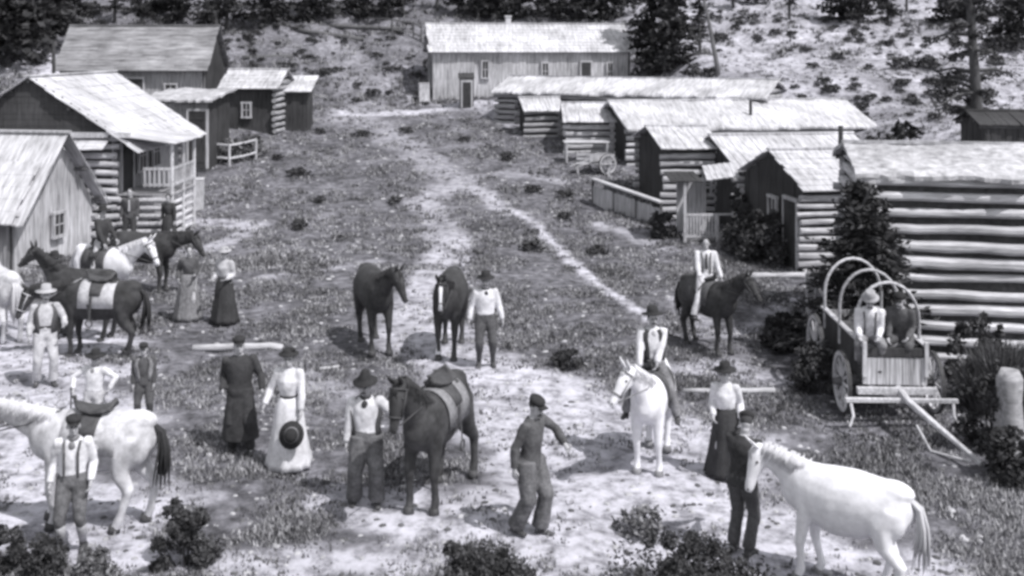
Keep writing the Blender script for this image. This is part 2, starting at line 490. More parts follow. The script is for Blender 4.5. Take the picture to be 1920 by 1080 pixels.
def build_grass():
    rg = np.random.default_rng(11)
    out_v = []; out_s = []
    def scatter(n, y0, y1, hmin, hmax, pw):
        t = rg.random(n); y = y0 + (y1 - y0) * t ** pw
        x = (rg.random(n) * 2 - 1) * (y * .52 + .6)
        d = dirt_mask(x, y)
        cl = vnoise(x * 1.1, y * 1.1, 41)
        keep = (rg.random(n) > d * 1.03) & (rg.random(n) < (cl - .22) * 2.2)
        x = x[keep]; y = y[keep]; n = len(x); z = hgt(x, y)
        tone_ = np.clip(.40 + (vnoise(x * .9, y * .9, 51) - .5) * .5 + rg.normal(0, .2, n), 0, 1)
        for b in range(8):
            a = rg.random(n) * 6.283; h = hmin + (hmax - hmin) * rg.random(n) * (0.5 + cl[keep]); r = h * (.2 + .7 * rg.random(n))
            w = .005 + .010 * rg.random(n) + y * .0005
            bx = x + rg.normal(0, .06, n); by = y + rg.normal(0, .06, n)
            ca, sa = np.cos(a), np.sin(a)
            p0 = np.stack([bx - sa * w, by + ca * w, z - .01], -1); p1 = np.stack([bx + sa * w, by - ca * w, z - .01], -1)
            p2 = np.stack([bx + ca * r, by + sa * r, z + h], -1)
            out_v.append(np.stack([p0, p1, p2], 1).reshape(-1, 3))
            out_s.append(np.repeat(np.clip(tone_ + rg.normal(0, .1, n), 0, 1), 3))
    scatter(50000, 11.5, 30, .02, .07, 1.4)
    scatter(34000, 28, 62, .03, .11, 1.2)
    scatter(16000, 58, 90, .10, .30, 1.0)
    vs = np.concatenate(out_v); sh = np.concatenate(out_s)
    f = np.arange(len(vs)).reshape(-1, 3)
    tag(link("grass", mesh_np("grass", vs, f, sh, grass_m, 3)), "short tufted grass and weeds over the trodden yard", "grass", kind="stuff")
build_grass()

def build_litter():
    rg = random.Random(5); mb = MB()
    for i in range(4200):
        y = 12 + 48 * rg.random() ** 1.6; x = rg.uniform(-1, 1) * (y * .5)
        r = rg.uniform(.008, .026) * (1 + y / 22)
        z = gz(x, y)
        mb.ell((x, y, z), (r * rg.uniform(.8, 1.8), r * rg.uniform(.8, 1.6), r * .6), 5, 4, Matrix.Rotation(rg.random() * 6, 3, 'Z'), mi=0 if rg.random() < .62 else 1)
    tag(mb.build("ground_litter", [rock_m, wood_dark]), "pebbles, chips and clods strewn over the ground", "litter", kind="stuff")
build_litter()

# ------------------------------------------------------------------ buildings
def wall_mesh(L, hw, gable, style, mats, pitch=.28, r=.10, ext=.16, base=-.5, seed=1, top=None, phase=0):
    """wall along +x from 0 to L, outer face near y = 0 (outside is -y). top(x) = height profile"""
    rg = random.Random(seed); mb = MB()
    if top is None: top = lambda x: hw
    hmax = max(top(L * i / 40) for i in range(41))
    # recessed panel behind
    prof = [(0, base), (L, base)] + [(L * i / 20, top(L * i / 20) - .03) for i in range(20, -1, -1)]
    mb.prism([(x, .06, z) for x, z in prof], (0, .07, 0), 1)
    if style == 'log':
        z = base + r + phase
        while z < hmax - .02:
            xs = [L * i / 60 for i in range(61) if top(L * i / 60) >= z + .02]
            if xs and xs[-1] - xs[0] > .3:
                full = z < hw - .02
                a = xs[0] - (ext * rg.uniform(.6, 1.4) if full else 0); b = xs[-1] + (ext * rg.uniform(.6, 1.4) if full else 0)
                rr = r * rg.uniform(.80, 1.2); tp_ = rg.uniform(-.22, .22); bow = rg.uniform(-.035, .035); n = max(4, int((b - a) / .55))
                pts = [(a + (b - a) * i / n, rg.uniform(-.025, .02), z + bow * math.sin(math.pi * i / n) + rg.uniform(-.018, .018)) for i in range(n + 1)]
                mb.tube(pts, [rr * rg.uniform(.9, 1.1) * (1 + tp_ * (q / n - .5)) for q in range(n + 1)], 9, mi=0)
            z += pitch
    else:
        x = 0
        while x < L - .02:
            w = min(rg.uniform(.16, .26), L - x)
            t0, t1 = top(x + .005), top(x + w - .01)
            d = rg.uniform(-.012, .012)
            b0 = base + rg.uniform(0, .03)
            if max(t0, t1) > base + .1:
                mb.prism([(x + .004, .0 + d, b0), (x + w - .008, .0 + d, b0), (x + w - .008, .0 + d, t1), (x + .004, .0 + d, t0)], (0, .03, 0), 0)
            x += w
    return mb.mesh("wall", mats)

def opening(root, wall_M, kind, x0, x1, z0, z1, dark=True, mat=None):
    """door or window set on the outer face of a wall; wall_M places wall coordinates in the building"""
    fm = mat or board_light
    if kind == 'door':
        mb = MB(); n = max(3, int((x1 - x0) / .16))
        for i in range(n):
            a = x0 + (x1 - x0) * i / n; b = x0 + (x1 - x0) * (i + 1) / n
            mb.box(((a + b) / 2, -.10, (z0 + z1) / 2), (b - a - .012, .04, z1 - z0))
        mb.box(((x0 + x1) / 2, -.125, z0 + .3), (x1 - x0 - .1, .02, .1)); mb.box(((x0 + x1) / 2, -.125, z1 - .3), (x1 - x0 - .1, .02, .1))
        d = mb.build("door", board_dark_and_shade if dark else board_mid, root); d.matrix_local = wall_M
        h = MB(); h.tube([(x1 - .12, -.12, (z0 + z1) / 2), (x1 - .12, -.17, (z0 + z1) / 2 + .02), (x1 - .12, -.12, (z0 + z1) / 2 + .12)], .012, 6)
        h.build("handle", iron, d)
        f = MB()
        for xx in (x0 - .05, x1 + .05): f.box((xx, -.09, (z0 + z1) / 2), (.09, .09, z1 - z0 + .002))
        f.box(((x0 + x1) / 2, -.092, z1 + .05), (x1 - x0 + .2, .09, .1))
        f.build("door_frame", fm, d)
    else:
        f = MB(); c = (x0 + x1) / 2; zc = (z0 + z1) / 2
        for xx in (x0, x1): f.box((xx, -.10, zc), (.08, .09, z1 - z0))
        for zz in (z0 - .04, z1 + .04): f.box((c, -.103, zz), (x1 - x0 + .12, .10, .08))
        f.box((c, -.115, zc), (.035, .04, z1 - z0)); f.box((c, -.118, zc), (x1 - x0, .03, .035))
        w = f.build("window", fm, root); w.matrix_local = wall_M
        p = MB(); p.box((c, -.095, zc), (x1 - x0 - .06, .02, z1 - z0 - .01)); p.build("pane", glass_dark, w)

def cabin(name, label, loc, yaw, L, Wd, hw, hr, walls=None, roof='plank', roofmat=None, over=.32, pitch=.28, r=.10, opens=(), seed=1, wallmat=None, gablemat=None, shed=False, base=-.5, cat="cabin", rover=.25, rear_over=None):
    walls = walls or {}
    root = empty(name, loc, D2R(yaw), label, cat)
    def gtop(y):
        if shed: return hw + (hr - hw) * (y / Wd)
        return hw + (hr - hw) * (1 - abs(y - Wd / 2) / (Wd / 2))
    Ms = {'front': Matrix.Identity(4),
          'right': Matrix.Translation((L, 0, 0)) @ Matrix.Rotation(D2R(90), 4, 'Z'),
          'rear': Matrix.Translation((L, Wd, 0)) @ Matrix.Rotation(D2R(180), 4, 'Z'),
          'left': Matrix.Translation((0, Wd, 0)) @ Matrix.Rotation(D2R(-90), 4, 'Z')}
    for k, side in enumerate(('front', 'right', 'rear', 'left')):
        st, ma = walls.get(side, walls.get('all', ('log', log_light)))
        ck = walls.get('gap_mat', gap_shade)
        ln = L if side in ('front', 'rear') else Wd
        tp = None
        if side == 'right': tp = lambda x: gtop(x)
        elif side == 'left': tp = lambda x: gtop(Wd - x)
        elif side == 'rear' and shed: tp = lambda x: hr
        me = wall_mesh(ln, hw if not (side == 'rear' and shed) else hr, side in ('left', 'right'), st, [ma, ck], pitch, r, .18, base, seed + k, tp, phase=(pitch / 2 if side in ('left', 'right') else 0))
        w = link("wall", me, root); w.matrix_local = Ms[side]
    for (side, kind, x0, x1, z0, z1, *rest) in opens:
        opening(root, Ms[side], kind, x0, x1, z0, z1, *rest)
    # roof
    rg = random.Random(seed + 50); mb = MB(); rm = roofmat or roof_pale
    slopes = [((0 - over), Wd / 2, 1), (Wd + over, Wd / 2, -1)] if not shed else [(-over, Wd + over, 1)]
    def zat(y): return (hw + (hr - hw) * (y / Wd) if shed else hw + (hr - hw) * (1 - abs(y - Wd / 2) / (Wd / 2))) + .07
    for ya, yb, sg in slopes:
        if roof == 'plank':
            x = -rover
            while x < L + rover:
                w = rg.uniform(.14, .24); w = min(w, L + rover - x)
                if w < .03: break
                e = rg.uniform(-.10, .06) * sg
                za, zb = zat(ya), zat(yb); dz = rg.uniform(0, .02)
                t = .035
                mb.prism([(x + .004, ya - e, za + dz), (x + w - .004, ya - e, za + dz), (x + w - .004, yb, zb + dz), (x + .004, yb, zb + dz)], (0, 0, t), 0)
                x += w
        elif roof == 'shake':
            nrow = max(4, int(abs(yb - ya) / .30))
            for j in range(nrow):
                y0 = ya + (yb - ya) * j / nrow; y1 = ya + (yb - ya) * min(nrow, j + 1.25) / nrow
                x = -rover + rg.uniform(-.05, .05)
                while x < L + rover:
                    w = rg.uniform(.3, .7); w = min(w, L + rover - x)
                    if w < .04: break
                    q = rg.uniform(-.03, .03)
                    mb.prism([(x + .003, y0 + q, zat(y0) + .035), (x + w - .003, y0 + q, zat(y0) + .035), (x + w - .003, y1, zat(y1) + .01), (x + .003, y1, zat(y1) + .01)], (0, 0, .03), 0)
                    x += w
        else:   # earth laid on poles: lumpy slab with a ragged eave
            nx, ny = int((L + 2 * rover) / .16) + 2, int(abs(yb - ya) / .16) + 2
            topv = []; 
            for j in range(ny):
                for i in range(nx):
                    x = -rover + (L + 2 * rover) * i / (nx - 1); y = ya + (yb - ya) * j / (ny - 1)
                    q = (float(vnoise(x * 2.1, y * 2.1 + seed, 61)) - .5) * .09 + (float(vnoise(x * 7, y * 7, 62)) - .5) * .04
                    yy = y + (((float(vnoise(x * 3, seed, 63)) - .5) * .22 + (float(vnoise(x * 9, seed, 64)) - .5) * .12) * sg if j == 0 else 0)
                    topv.append((x, yy, zat(y) + .06 + q - (.05 if j == 0 else 0)))
            bot = [(x, y, z - .085) for x, y, z in topv]
            fs = []; N = nx * ny
            for j in range(ny - 1):
                for i in range(nx - 1):
                    a = j * nx + i; fs.append((a, a + 1, a + nx + 1, a + nx)); fs.append((N + a, N + a + nx, N + a + nx + 1, N + a + 1))
            for i in range(nx - 1):
                fs.append((i, N + i, N + i + 1, i + 1)); a = (ny - 1) * nx + i; fs.append((a, a + 1, N + a + 1, N + a))
            for j in range(ny - 1):
                a = j * nx; fs.append((a, a + nx, N + a + nx, N + a)); a = j * nx + nx - 1; fs.append((a, N + a, N + a + nx, a + nx))
            mb.add(topv + bot, fs, 0)
    mb.build("roof", rm, root)
    if not shed:
        rb = MB(); rb.beam((-rover - .02, Wd / 2, hr + .13), (L + rover + .02, Wd / 2, hr + .13), .22, .06, jit=.01); rb.build("ridge_board", rm, root)
    # rafters / purlin ends
    for y in ([0.0, Wd] if shed else [0.0, Wd * .25, Wd * .5 - .001, Wd * .75, Wd]):
        z = (hw + (hr - hw) * (y / Wd) if shed else gtop(y)) - .03
        pb = MB(); pb.tube([(-rover + .06, y, z), (L + rover - .06, y, z)], .055, 8); pb.build("roof_beam", wood_dark, root)
    return root

LG = ('log', log_light); LGG = ('log', log_grey); BD = ('board', board_light); BDM = ('board', board_mid); BDD = ('board', board_dark_and_shade)

# --- right-hand row, nearest first; dark left gables carry shade in their colour
def lo(x, y, dz=0): return Vector((x, y, gz(x, y) + dz))
R8 = cabin("log_cabin", "big log cabin of pale barked-off logs filling the right edge, behind the wagon", Vector((7.0, 21.0, .2)), -11, 7.5, 4.0, 3.33, 3.70, {'all': ('log', log_white)}, roof='sod', roofmat=roof_sod, pitch=.312, r=.098, over=.22, seed=3, base=-.6)
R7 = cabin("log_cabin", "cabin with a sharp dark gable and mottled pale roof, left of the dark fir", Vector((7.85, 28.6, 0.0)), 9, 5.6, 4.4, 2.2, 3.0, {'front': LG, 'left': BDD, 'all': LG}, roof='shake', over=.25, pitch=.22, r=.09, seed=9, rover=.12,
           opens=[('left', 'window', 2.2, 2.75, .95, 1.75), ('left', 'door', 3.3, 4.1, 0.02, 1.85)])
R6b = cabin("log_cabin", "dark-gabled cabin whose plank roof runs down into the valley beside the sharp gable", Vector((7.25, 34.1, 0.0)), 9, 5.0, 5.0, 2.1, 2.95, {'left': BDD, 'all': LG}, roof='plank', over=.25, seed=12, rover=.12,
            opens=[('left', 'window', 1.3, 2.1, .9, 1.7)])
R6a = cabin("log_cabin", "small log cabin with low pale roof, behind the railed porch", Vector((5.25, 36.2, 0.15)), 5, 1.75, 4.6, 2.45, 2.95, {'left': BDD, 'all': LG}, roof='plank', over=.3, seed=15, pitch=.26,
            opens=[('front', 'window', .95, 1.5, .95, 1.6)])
R5 = cabin("long_log_cabin", "long low log cabin with wide pale pole roof and gable end darkened as shade", Vector((4.9, 44.0, .75)), 10, 10.6, 5.4, 1.95, 2.85, {'left': BDD, 'all': LG}, roof='sod', roofmat=roof_pale, over=.3, seed=18)
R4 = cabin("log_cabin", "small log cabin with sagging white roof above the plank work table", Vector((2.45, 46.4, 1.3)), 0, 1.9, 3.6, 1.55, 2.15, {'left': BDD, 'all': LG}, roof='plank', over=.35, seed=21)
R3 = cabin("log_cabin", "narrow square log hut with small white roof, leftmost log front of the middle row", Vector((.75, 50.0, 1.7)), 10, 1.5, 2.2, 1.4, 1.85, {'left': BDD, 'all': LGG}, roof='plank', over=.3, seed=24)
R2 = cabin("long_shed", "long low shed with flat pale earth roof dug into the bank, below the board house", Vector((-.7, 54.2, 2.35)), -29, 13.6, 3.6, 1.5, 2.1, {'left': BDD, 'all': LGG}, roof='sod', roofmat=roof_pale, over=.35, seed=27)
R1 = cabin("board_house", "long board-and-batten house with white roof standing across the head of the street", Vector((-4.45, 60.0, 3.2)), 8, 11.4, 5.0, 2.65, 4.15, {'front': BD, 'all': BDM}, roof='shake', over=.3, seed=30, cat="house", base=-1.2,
           opens=[('front', 'window', 2.75, 3.15, 1.15, 2.05), ('front', 'window', 6.2, 6.6, 1.05, 1.95), ('front', 'door', 8.5, 9.05, .2, 2.0), ('front', 'window', 10.0, 10.35, 1.0, 1.95), ('left', 'door', 2.0, 2.9, -.1, 1.9)])
def chimney_on(root, x, y, z0, h):
    mb = MB(); mb.box((x, y, z0 + h / 2), (.3, .3, h), jit=.02); mb.box((x, y, z0 + h + .04), (.4, .4, .08)); mb.build("chimney", white_paint, root)
chimney_on(R1, 4.6, 2.5, 3.9, .75)
mb = MB(); mb.tube([(2.2, 2.4, 2.9), (2.2, 2.4, 3.75)], .07, 10); mb.build("stovepipe", iron, R7)
mb = MB(); mb.tube([(5.6, .9, 2.2), (5.6, .9, 3.0)], .07, 10); mb.build("stovepipe", iron, R5)

cabin("dark_shed", "low black shed at the right edge behind the big log cabin's roof", Vector((16.2, 36.5, gz(17, 36.5) - .1)), -4, 3.2, 2.4, 1.5, 1.85, {'all': BDD}, roof='plank', roofmat=board_dark_and_shade, seed=60, over=.2, cat="shed")
# dark outhouse beside the board house
mp = G(862, 203)
cabin("outhouse", "narrow black outhouse standing before the left corner of the board house", mp, 4, .75, .8, 1.55, 1.75, {'all': BDD}, roof='plank', roofmat=board_dark_and_shade, shed=True, seed=33, over=.1, rover=.08, cat="shed", opens=[('front', 'door', .15, .6, .02, 1.4)])

# --- left-hand side
L1 = cabin("log_cabin", "low cabin at the left edge with steep pale roof and white board gable", Vector((-18.6, 29.4, -.02)), -10, 5.4, 3.7, 1.55, 3.55, {'right': BD, 'front': BDM, 'all': LG}, roof='plank', over=.28, seed=36, rover=.42,
           opens=[('right', 'window', 1.6, 2.1, .75, 1.35)])
mb = MB()
for i in range(5):
    y0, y1 = -.34 + i * .26, -.34 + (i + 1.15) * .26
    zz = lambda y: 1.55 + 2.0 * (y / 1.85) + .20 + .012 * i
    for x0, x1 in ((-.3, 2.1), (2.1, 3.7), (3.7, 5.55 - .05 * (i % 2))):
        mb.prism([(x0, y0, zz(y0)), (x1 - .01, y0, zz(y0)), (x1 - .01, y1, zz(y1)), (x0, y1, zz(y1))], (0, 0, .035), 0)
mb.build("roof_patch", roof_pale, L1)
# lean-to roof on its front
mb = MB()
for i in range(26):
    x = .0 + i * .205
    mb.beam((x, -.95, 1.12 + RND.uniform(-.02, .02)), (x, -.02, 1.60), .19, .03, jit=.004)
for x in (.3, 2.6, 5.0): mb.tube([(x, -.85, -.3), (x, -.85, 1.12)], .05, 8)
mb.build("lean_to_roof", roof_pale, L1)
# L2: gabled log cabin, gable towards us, porch on its right side
L2 = cabin("log_cabin", "tall log cabin with dark boarded gable facing us and a raised side porch, left", Vector((-12.35, 33.0, 0)), 90, 6.5, 5.0, 3.35, 5.05, {'left': LG, 'front': BDM, 'all': LG, 'gap_mat': gap_shade}, roof='shake', over=.95, pitch=.27, r=.095, seed=39, rover=.35,
           opens=[('front', 'door', .5, 1.45, 1.5, 3.1), ('front', 'window', 2.0, 2.7, 2.0, 2.95), ('front', 'window', 3.4, 4.1, 2.0, 2.95)])
mb = MB()  # boarded dark gable over the log wall (the logs stop at the tie beam)
rg = random.Random(4); z = 3.45
while z < 4.95:
    half = 2.5 * (5.05 - z) / 1.70
    mb.box((-.14, 2.5, z + .09), (.03, max(.1, half * 2 - .02), .175), jit=.006); z += .18
mb.build("gable_boards", board_dark_and_shade, L2)
mb = MB(); mb.beam((-.2, -.6, 3.36), (-.2, 5.6, 3.36), .14, .16); mb.build("tie_beam", wood_white, L2)
mb = MB()
for i in range(16):
    y = .2 + i * .31
    mb.beam((-.16, y, 3.2), (-.75, y, 2.95), .29, .03, jit=.006)
mb.build("pent_roof", roof_pale, L2)
# porch (a part of the cabin): floor, posts, rail, roof, crib of logs under it
mb = MB()
for i in range(10): mb.box((.15 + i * .25, -.95, 1.48), (.235, 1.75, .05), jit=.005)
mb.build("porch_floor", board_mid, L2)
mb = MB()
for i in range(11): mb.beam((.05 + i * .25, -.08, 3.34), (.05 + i * .25, -2.0 + RND.uniform(-.05, .05), 3.08), .24, .03, jit=.004)
mb.build("porch_roof", roof_pale, L2)
for x in (.15, 1.3, 2.45):
    mb = MB(); mb.tube([(x, -1.78, .0), (x, -1.78, 3.08)], .06, 8); mb.build("porch_post", wood_white, L2)
mb = MB()
for z in (1.78, 2.28): mb.beam((.15, -1.8, z), (2.45, -1.8, z), .05, .08)
for i in range(11): mb.box((.28 + i * .2, -1.8, 1.98), (.06, .03, .55))
for z in (1.78, 2.28): mb.beam((.12, -1.78, z), (.12, -.9, z), .05, .08)
for i in range(6): mb.box((.12, -1.7 + i * .15, 1.98), (.03, .06, .55))
mb.build("porch_rail", board_light, L2)
mb = MB()
for k in range(6):
    z = .1 + k * .24
    mb.tube([(.02, -.15, z), (.02, -1.72, z + RND.uniform(-.02, .02))], .085, 8)
    mb.tube([(.0, -1.7, z + .11), (2.5, -1.7, z + .11)], .08, 8)
mb.build("porch_crib", log_light, L2)
# L2b board shed behind it
c = G(262, 300)
L2b = cabin("board_shed", "tall unpainted board shed with dark doorway behind the porch cabin", Vector((-14.7, 43.0, 1.2)), -4, 2.5, 2.6, 2.7, 2.95, {'left': LGG, 'front': BDM, 'all': BDD}, roof='sod', roofmat=roof_sod, shed=True, seed=42, over=.25, cat="shed",
            opens=[('front', 'door', 1.75, 2.45, 0.0, 2.3)])
L4 = cabin("low_shed", "low open-fronted shed with pale roof and dark front, right of the grey barn", Vector((-13.4, 49.6, 2.15)), -3, 2.4, 3.0, 2.05, 2.75, {'front': BDD, 'all': LGG}, roof='shake', seed=45, over=.35, cat="shed", opens=[('front', 'window', .9, 1.3, .7, 1.3)])
L5 = cabin("lean_to_shed", "tiny lean-to with white roof propped on dark posts beside the low shed", Vector((-10.9, 51.0, 2.35)), 0, 1.1, 1.5, 1.6, 2.1, {'all': BDD}, roof='plank', shed=True, seed=48, over=.3, cat="shed")
L3 = cabin("barn", "large barn with dull grey plank roof, farthest building on the left", Vector((-23.0, 54.2, 2.75)), 3, 7.3, 4.6, 2.35, 4.35, {'all': BDM, 'right': BDD}, roof='shake', roofmat=roof_grey, seed=51, over=.4, cat="barn", base=-1.2,
           opens=[('front', 'door', 3.0, 4.2, -.4, 1.7), ('front', 'window', 5.3, 5.9, .6, 1.4)])
mb = MB(); mb.tube([(-.1, -.5, .3), (-.1, -.5, 3.6)], .09, 10); mb.build("stovepipe", iron, L3)
# unpainted privy-like white box by the path
def crate(label, px, py, w, d, h, mat, yaw, name="crate", cat="crate"):
    p = G(px, py); r = empty(name, p, D2R(yaw), label, cat)
    for i, (c, s) in enumerate([((0, -d / 2, h / 2), (w, .03, h)), ((0, d / 2, h / 2), (w, .03, h)), ((-w / 2, 0, h / 2), (.03, d - .03, h)), ((w / 2, 0, h / 2), (.03, d - .03, h))]):
        m = MB(); m.box(c, s, jit=.006); m.build("side_board", mat, r)
    m = MB(); m.box((0, 0, h + .017), (w + .06, d + .06, .03), jit=.006); m.build("lid", mat, r)
crate("upright white box standing on the grass beside the raised porch", 366, 392, .55, .6, 1.05, white_paint, 12)
crate("pale boarded box leaning by the left corner of the board house", 795, 192, .55, .7, 1.05, white_paint, 8)

# ------------------------------------------------------------------ trees, shrubs
def leaf_cloud(rg, centers, n, size, squash=1.0):
    """quads spread round many centres (x,y,z,r) -> vertex array and tones"""
    c = np.array(centers); k = rg.integers(0, len(c), n)
    dirs = rg.normal(size=(n, 3)); dirs /= np.linalg.norm(dirs, axis=1)[:, None]
    rad = c[k, 3] * (rg.random(n) ** .45)
    p = c[k, :3] + dirs * rad[:, None] * np.array([1, 1, squash])
    a = rg.normal(size=(n, 3)); a /= np.linalg.norm(a, axis=1)[:, None]
    b = np.cross(a, rg.normal(size=(n, 3))); b /= np.linalg.norm(b, axis=1)[:, None] + 1e-9
    s = size * (.5 + rg.random(n))
    a *= s[:, None]; b *= (s * .55)[:, None]
    v = np.stack([p - a, p + b * .9, p + a, p - b * .9], 1).reshape(-1, 3)
    tone_k = rg.random(len(c))
    t = np.clip(.12 + .6 * tone_k[k] + rg.normal(0, .18, n), 0, 1)
    return v, np.repeat(t, 4)

def shrub_meshes(seed, r, h, n, size, mat):
    rg = np.random.default_rng(seed); cs = []
    for i in range(int(20 + r * 12)):
        a = rg.random() * 6.283; q = rg.random() ** .6 * r * .8; z = h * (.06 + .84 * rg.random() * (1 - (q / r) ** 2 * .6))
        cs.append((q * math.cos(a), q * math.sin(a), z, r * (.18 + .2 * rg.random())))
    for i in range(int(10 + r * 8)):      # ragged shoots beyond the mass
        a = rg.random() * 6.283; q = r * (.35 + .35 * rg.random()); z = h * (.70 + .32 * rg.random()) * (1.05 - .35 * q / r)
        cs.append((q * math.cos(a) * .9, q * math.sin(a) * .9, z, r * (.06 + .08 * rg.random())))
    v, t = leaf_cloud(rg, cs, n, size, .9)
    v[:, 2] = np.maximum(v[:, 2], .0)
    f = np.arange(len(v)).reshape(-1, 4)
    fol = mesh_np("foliage", v, f, t, mat, 4)
    mb = MB()
    for c in cs[:12]:
        mb.tube([(c[0] * .1, c[1] * .1, -.05), (c[0] * .5, c[1] * .5, c[2] * .45), (c[0], c[1], c[2])], [.02 * r + .006, .012 * r + .005, .004], 5)
    return fol, mb.mesh("stems", bark)

def shrub(label, loc, seed, r, h, n=900, size=.06, mat=None, group=None, cat="bush", name="shrub"):
    fol, st = shrub_meshes(seed, r, h, n, size, mat or leaf_m)
    o = empty(name, loc, 0, label, cat, group)
    link("foliage", fol, o); link("stems", st, o)
    return o

def conifer_meshes(seed, h, r, base=.12, dens=1.0, droop=.25, ns=.10):
    rg = np.random.default_rng(seed); V = []; T = []
    mb = MB(); k = 9
    pts = [(rg.normal(0, .02) * i, rg.normal(0, .02) * i, h * i / k - (.3 if i == 0 else 0)) for i in range(k + 1)]
    mb.tube(pts, [h * .022 * (1 - i / k) + .015 for i in range(k + 1)], 8)
    z = h * base
    while z < h * .985:
        f = 1 - (z / h)
        nb = rg.integers(4, 8)
        for j in range(nb):
            if rg.random() > .93 * dens: continue
            a = rg.random() * 6.283; ln = r * (f ** .75) * (.55 + .6 * rg.random()) + .08 * r
            tip = np.array([math.cos(a) * ln, math.sin(a) * ln, z - ln * droop * rg.random() + ln * .1]); st = np.array([0, 0, z])
            mb.tube([tuple(st), tuple((st + tip) / 2 + np.array([0, 0, ln * .06])), tuple(tip)], [.012 * h * .25 + .01, .012, .004], 4, cap=False)
            m = int((10 + 16 * ln / r * dens) * (.10 / ns) ** 1.2 * 1.3); tt = rg.random(m) ** .7
            p = st + (tip - st) * tt[:, None] + rg.normal(0, .07 * r, (m, 3)) * np.array([1, 1, .6])
            dr = (tip - st) / ln + rg.normal(0, .6, (m, 3)); dr /= np.linalg.norm(dr, axis=1)[:, None]
            sd = np.cross(dr, rg.normal(size=(m, 3))); sd /= np.linalg.norm(sd, axis=1)[:, None]
            s = r * ns * (.6 + .8 * rg.random(m))
            V.append(np.stack([p - dr * s[:, None], p + sd * (s * .45)[:, None], p + dr * s[:, None], p - sd * (s * .45)[:, None]], 1).reshape(-1, 3))
            T.append(np.repeat(np.clip(rg.random() * .7 + rg.normal(0, .2, m), 0, 1), 4))
        z += h * .035 * (.7 + .6 * rg.random())
    v = np.concatenate(V); t = np.concatenate(T)
    return mesh_np("crown", v, np.arange(len(v)).reshape(-1, 4), t, needle_m, 4), mb.mesh("trunk", bark)

CON = [conifer_meshes(s, 9, rr, b, d) for s, rr, b, d in ((1, 2.4, .08, 1.0), (2, 2.0, .14, .9), (3, 2.8, .05, 1.0), (4, 1.7, .22, .75))]
def conifer(label, px, py, var, scale, group=None, yaw=None, loc=None):
    p = loc or G(px, py)
    o = empty("conifer_tree", p, yaw if yaw is not None else RND.random() * 6.28, label, "tree", group)
    o.scale = (scale,) * 3
    cr, tr = CON[var]
    link("crown", cr, o); link("trunk", tr, o)
    return o

CON.append(conifer_meshes(7, 3.5, 1.15, .03, 1.6, .35, .055))
conifer("dark shaggy fir growing against the big log cabin, its top just under the eave", 0, 0, 4, 1.0, loc=Vector((6.66, 20.35, -.05)), yaw=1).scale = (1.25, 1.25, 1.0)
HG = "dark firs along the top of the hillside"
HL = "dark fir standing among others along the top of the hillside"
for px, py, v, s in [(15, 125, 2, 1.0), (45, 95, 0, .9), (95, 100, 1, 1.0), (70, 60, 2, .9), (150, 48, 1, .55), (215, 45, 3, .6), (265, 48, 1, .5), (330, 40, 0, .55),
                     (405, 70, 1, .85), (425, 60, 3, .7), (500, 45, 2, .7), (590, 40, 2, .7), (675, 35, 2, .55), (725, 38, 0, .6), (755, 30, 1, .6),
                     (895, 40, 0, .7), (930, 36, 2, .7), (975, 22, 1, .6), (1030, 35, 2, .6), (1080, 36, 0, .75), (1125, 38, 2, .75), (1165, 30, 1, .65),
                     (1480, 35, 3, .5), (1575, 40, 2, .55), (1610, 44, 0, .55), (1665, 42, 1, .45), (1785, 40, 2, .5), (1815, 45, 0, .5), (1900, 85, 2, .55), (1375, 14, 1, .55), (1420, 10, 0, .5),
                     (820, 20, 3, .6), (860, 24, 1, .55), (310, 20, 2, .5), (1700, 20, 3, .5)]:
    conifer(HL, px, py, v, s, HG)
conifer("bushy dark fir close behind the right end of the board house", 1222, 138, 0, .78)
conifer("dark fir with low hanging boughs, second tree right of the board house", 1262, 132, 2, .62)
conifer("small dark fir between the low-boughed fir and the thin leaning snag", 1312, 100, 3, .5)

def snag(label, loc, h, r0, lean, nb, seed, mat, name="dead_tree", crown=False):
    tips = []
    rg = random.Random(seed); o = empty(name, loc, 0, label, "tree")
    mb = MB(); k = 10
    P = [Vector((lean[0] * (i / k) + rg.uniform(-.03, .03) * (i > 0), lean[1] * (i / k), h * i / k - (.3 if i == 0 else 0))) for i in range(k + 1)]
    mb.tube(P, [r0 * (1 - .8 * i / k) for i in range(k + 1)], 10); mb.build("trunk", mat, o, True)
    for i in range(nb):
        t = rg.uniform(.15, .97); q = P[0].lerp(P[-1], t); a = rg.uniform(0, 6.28); ln = rg.uniform(.7, 2.4) * (1.2 - .7 * t) * (h / 9.5)
        b = MB(); e = q + Vector((math.cos(a), math.sin(a), rg.uniform(-.4, .25))) * ln
        m = q.lerp(e, .5) + Vector((0, 0, .1 * ln))
        b.tube([q, m, e], [r0 * .36 * (1.2 - .6 * t), r0 * .24 * (1.2 - .6 * t), .02], 6)
        for _ in range(4):
            s = q.lerp(e, rg.uniform(.4, 1)); b.tube([s, s + Vector((rg.uniform(-.5, .5), rg.uniform(-.5, .5), rg.uniform(-.4, .25)))], [.025, .008], 4); tips.append(tuple(s) + (.28,))
        b.build("branch", mat, o)
    if crown:
        rn = np.random.default_rng(seed); v, t = leaf_cloud(rn, tips, 2600, .09, .6)
        link("crown", mesh_np("crown", v, np.arange(len(v)).reshape(-1, 4), t, needle_m, 4), o)
    return o
snag("thin bare leaning trunk on the hillside above the long cabin", G(1348, 140), 6.5, .13, (-1.2, .3), 4, 3, bark_pale)
snag("tall ragged pine with bare spreading branches behind the big log cabin roof", Vector((17.3, 39.5, gz(17.3, 39.5))), 9.5, .24, (-.5, .3), 60, 5, bark, "pine_tree", True)

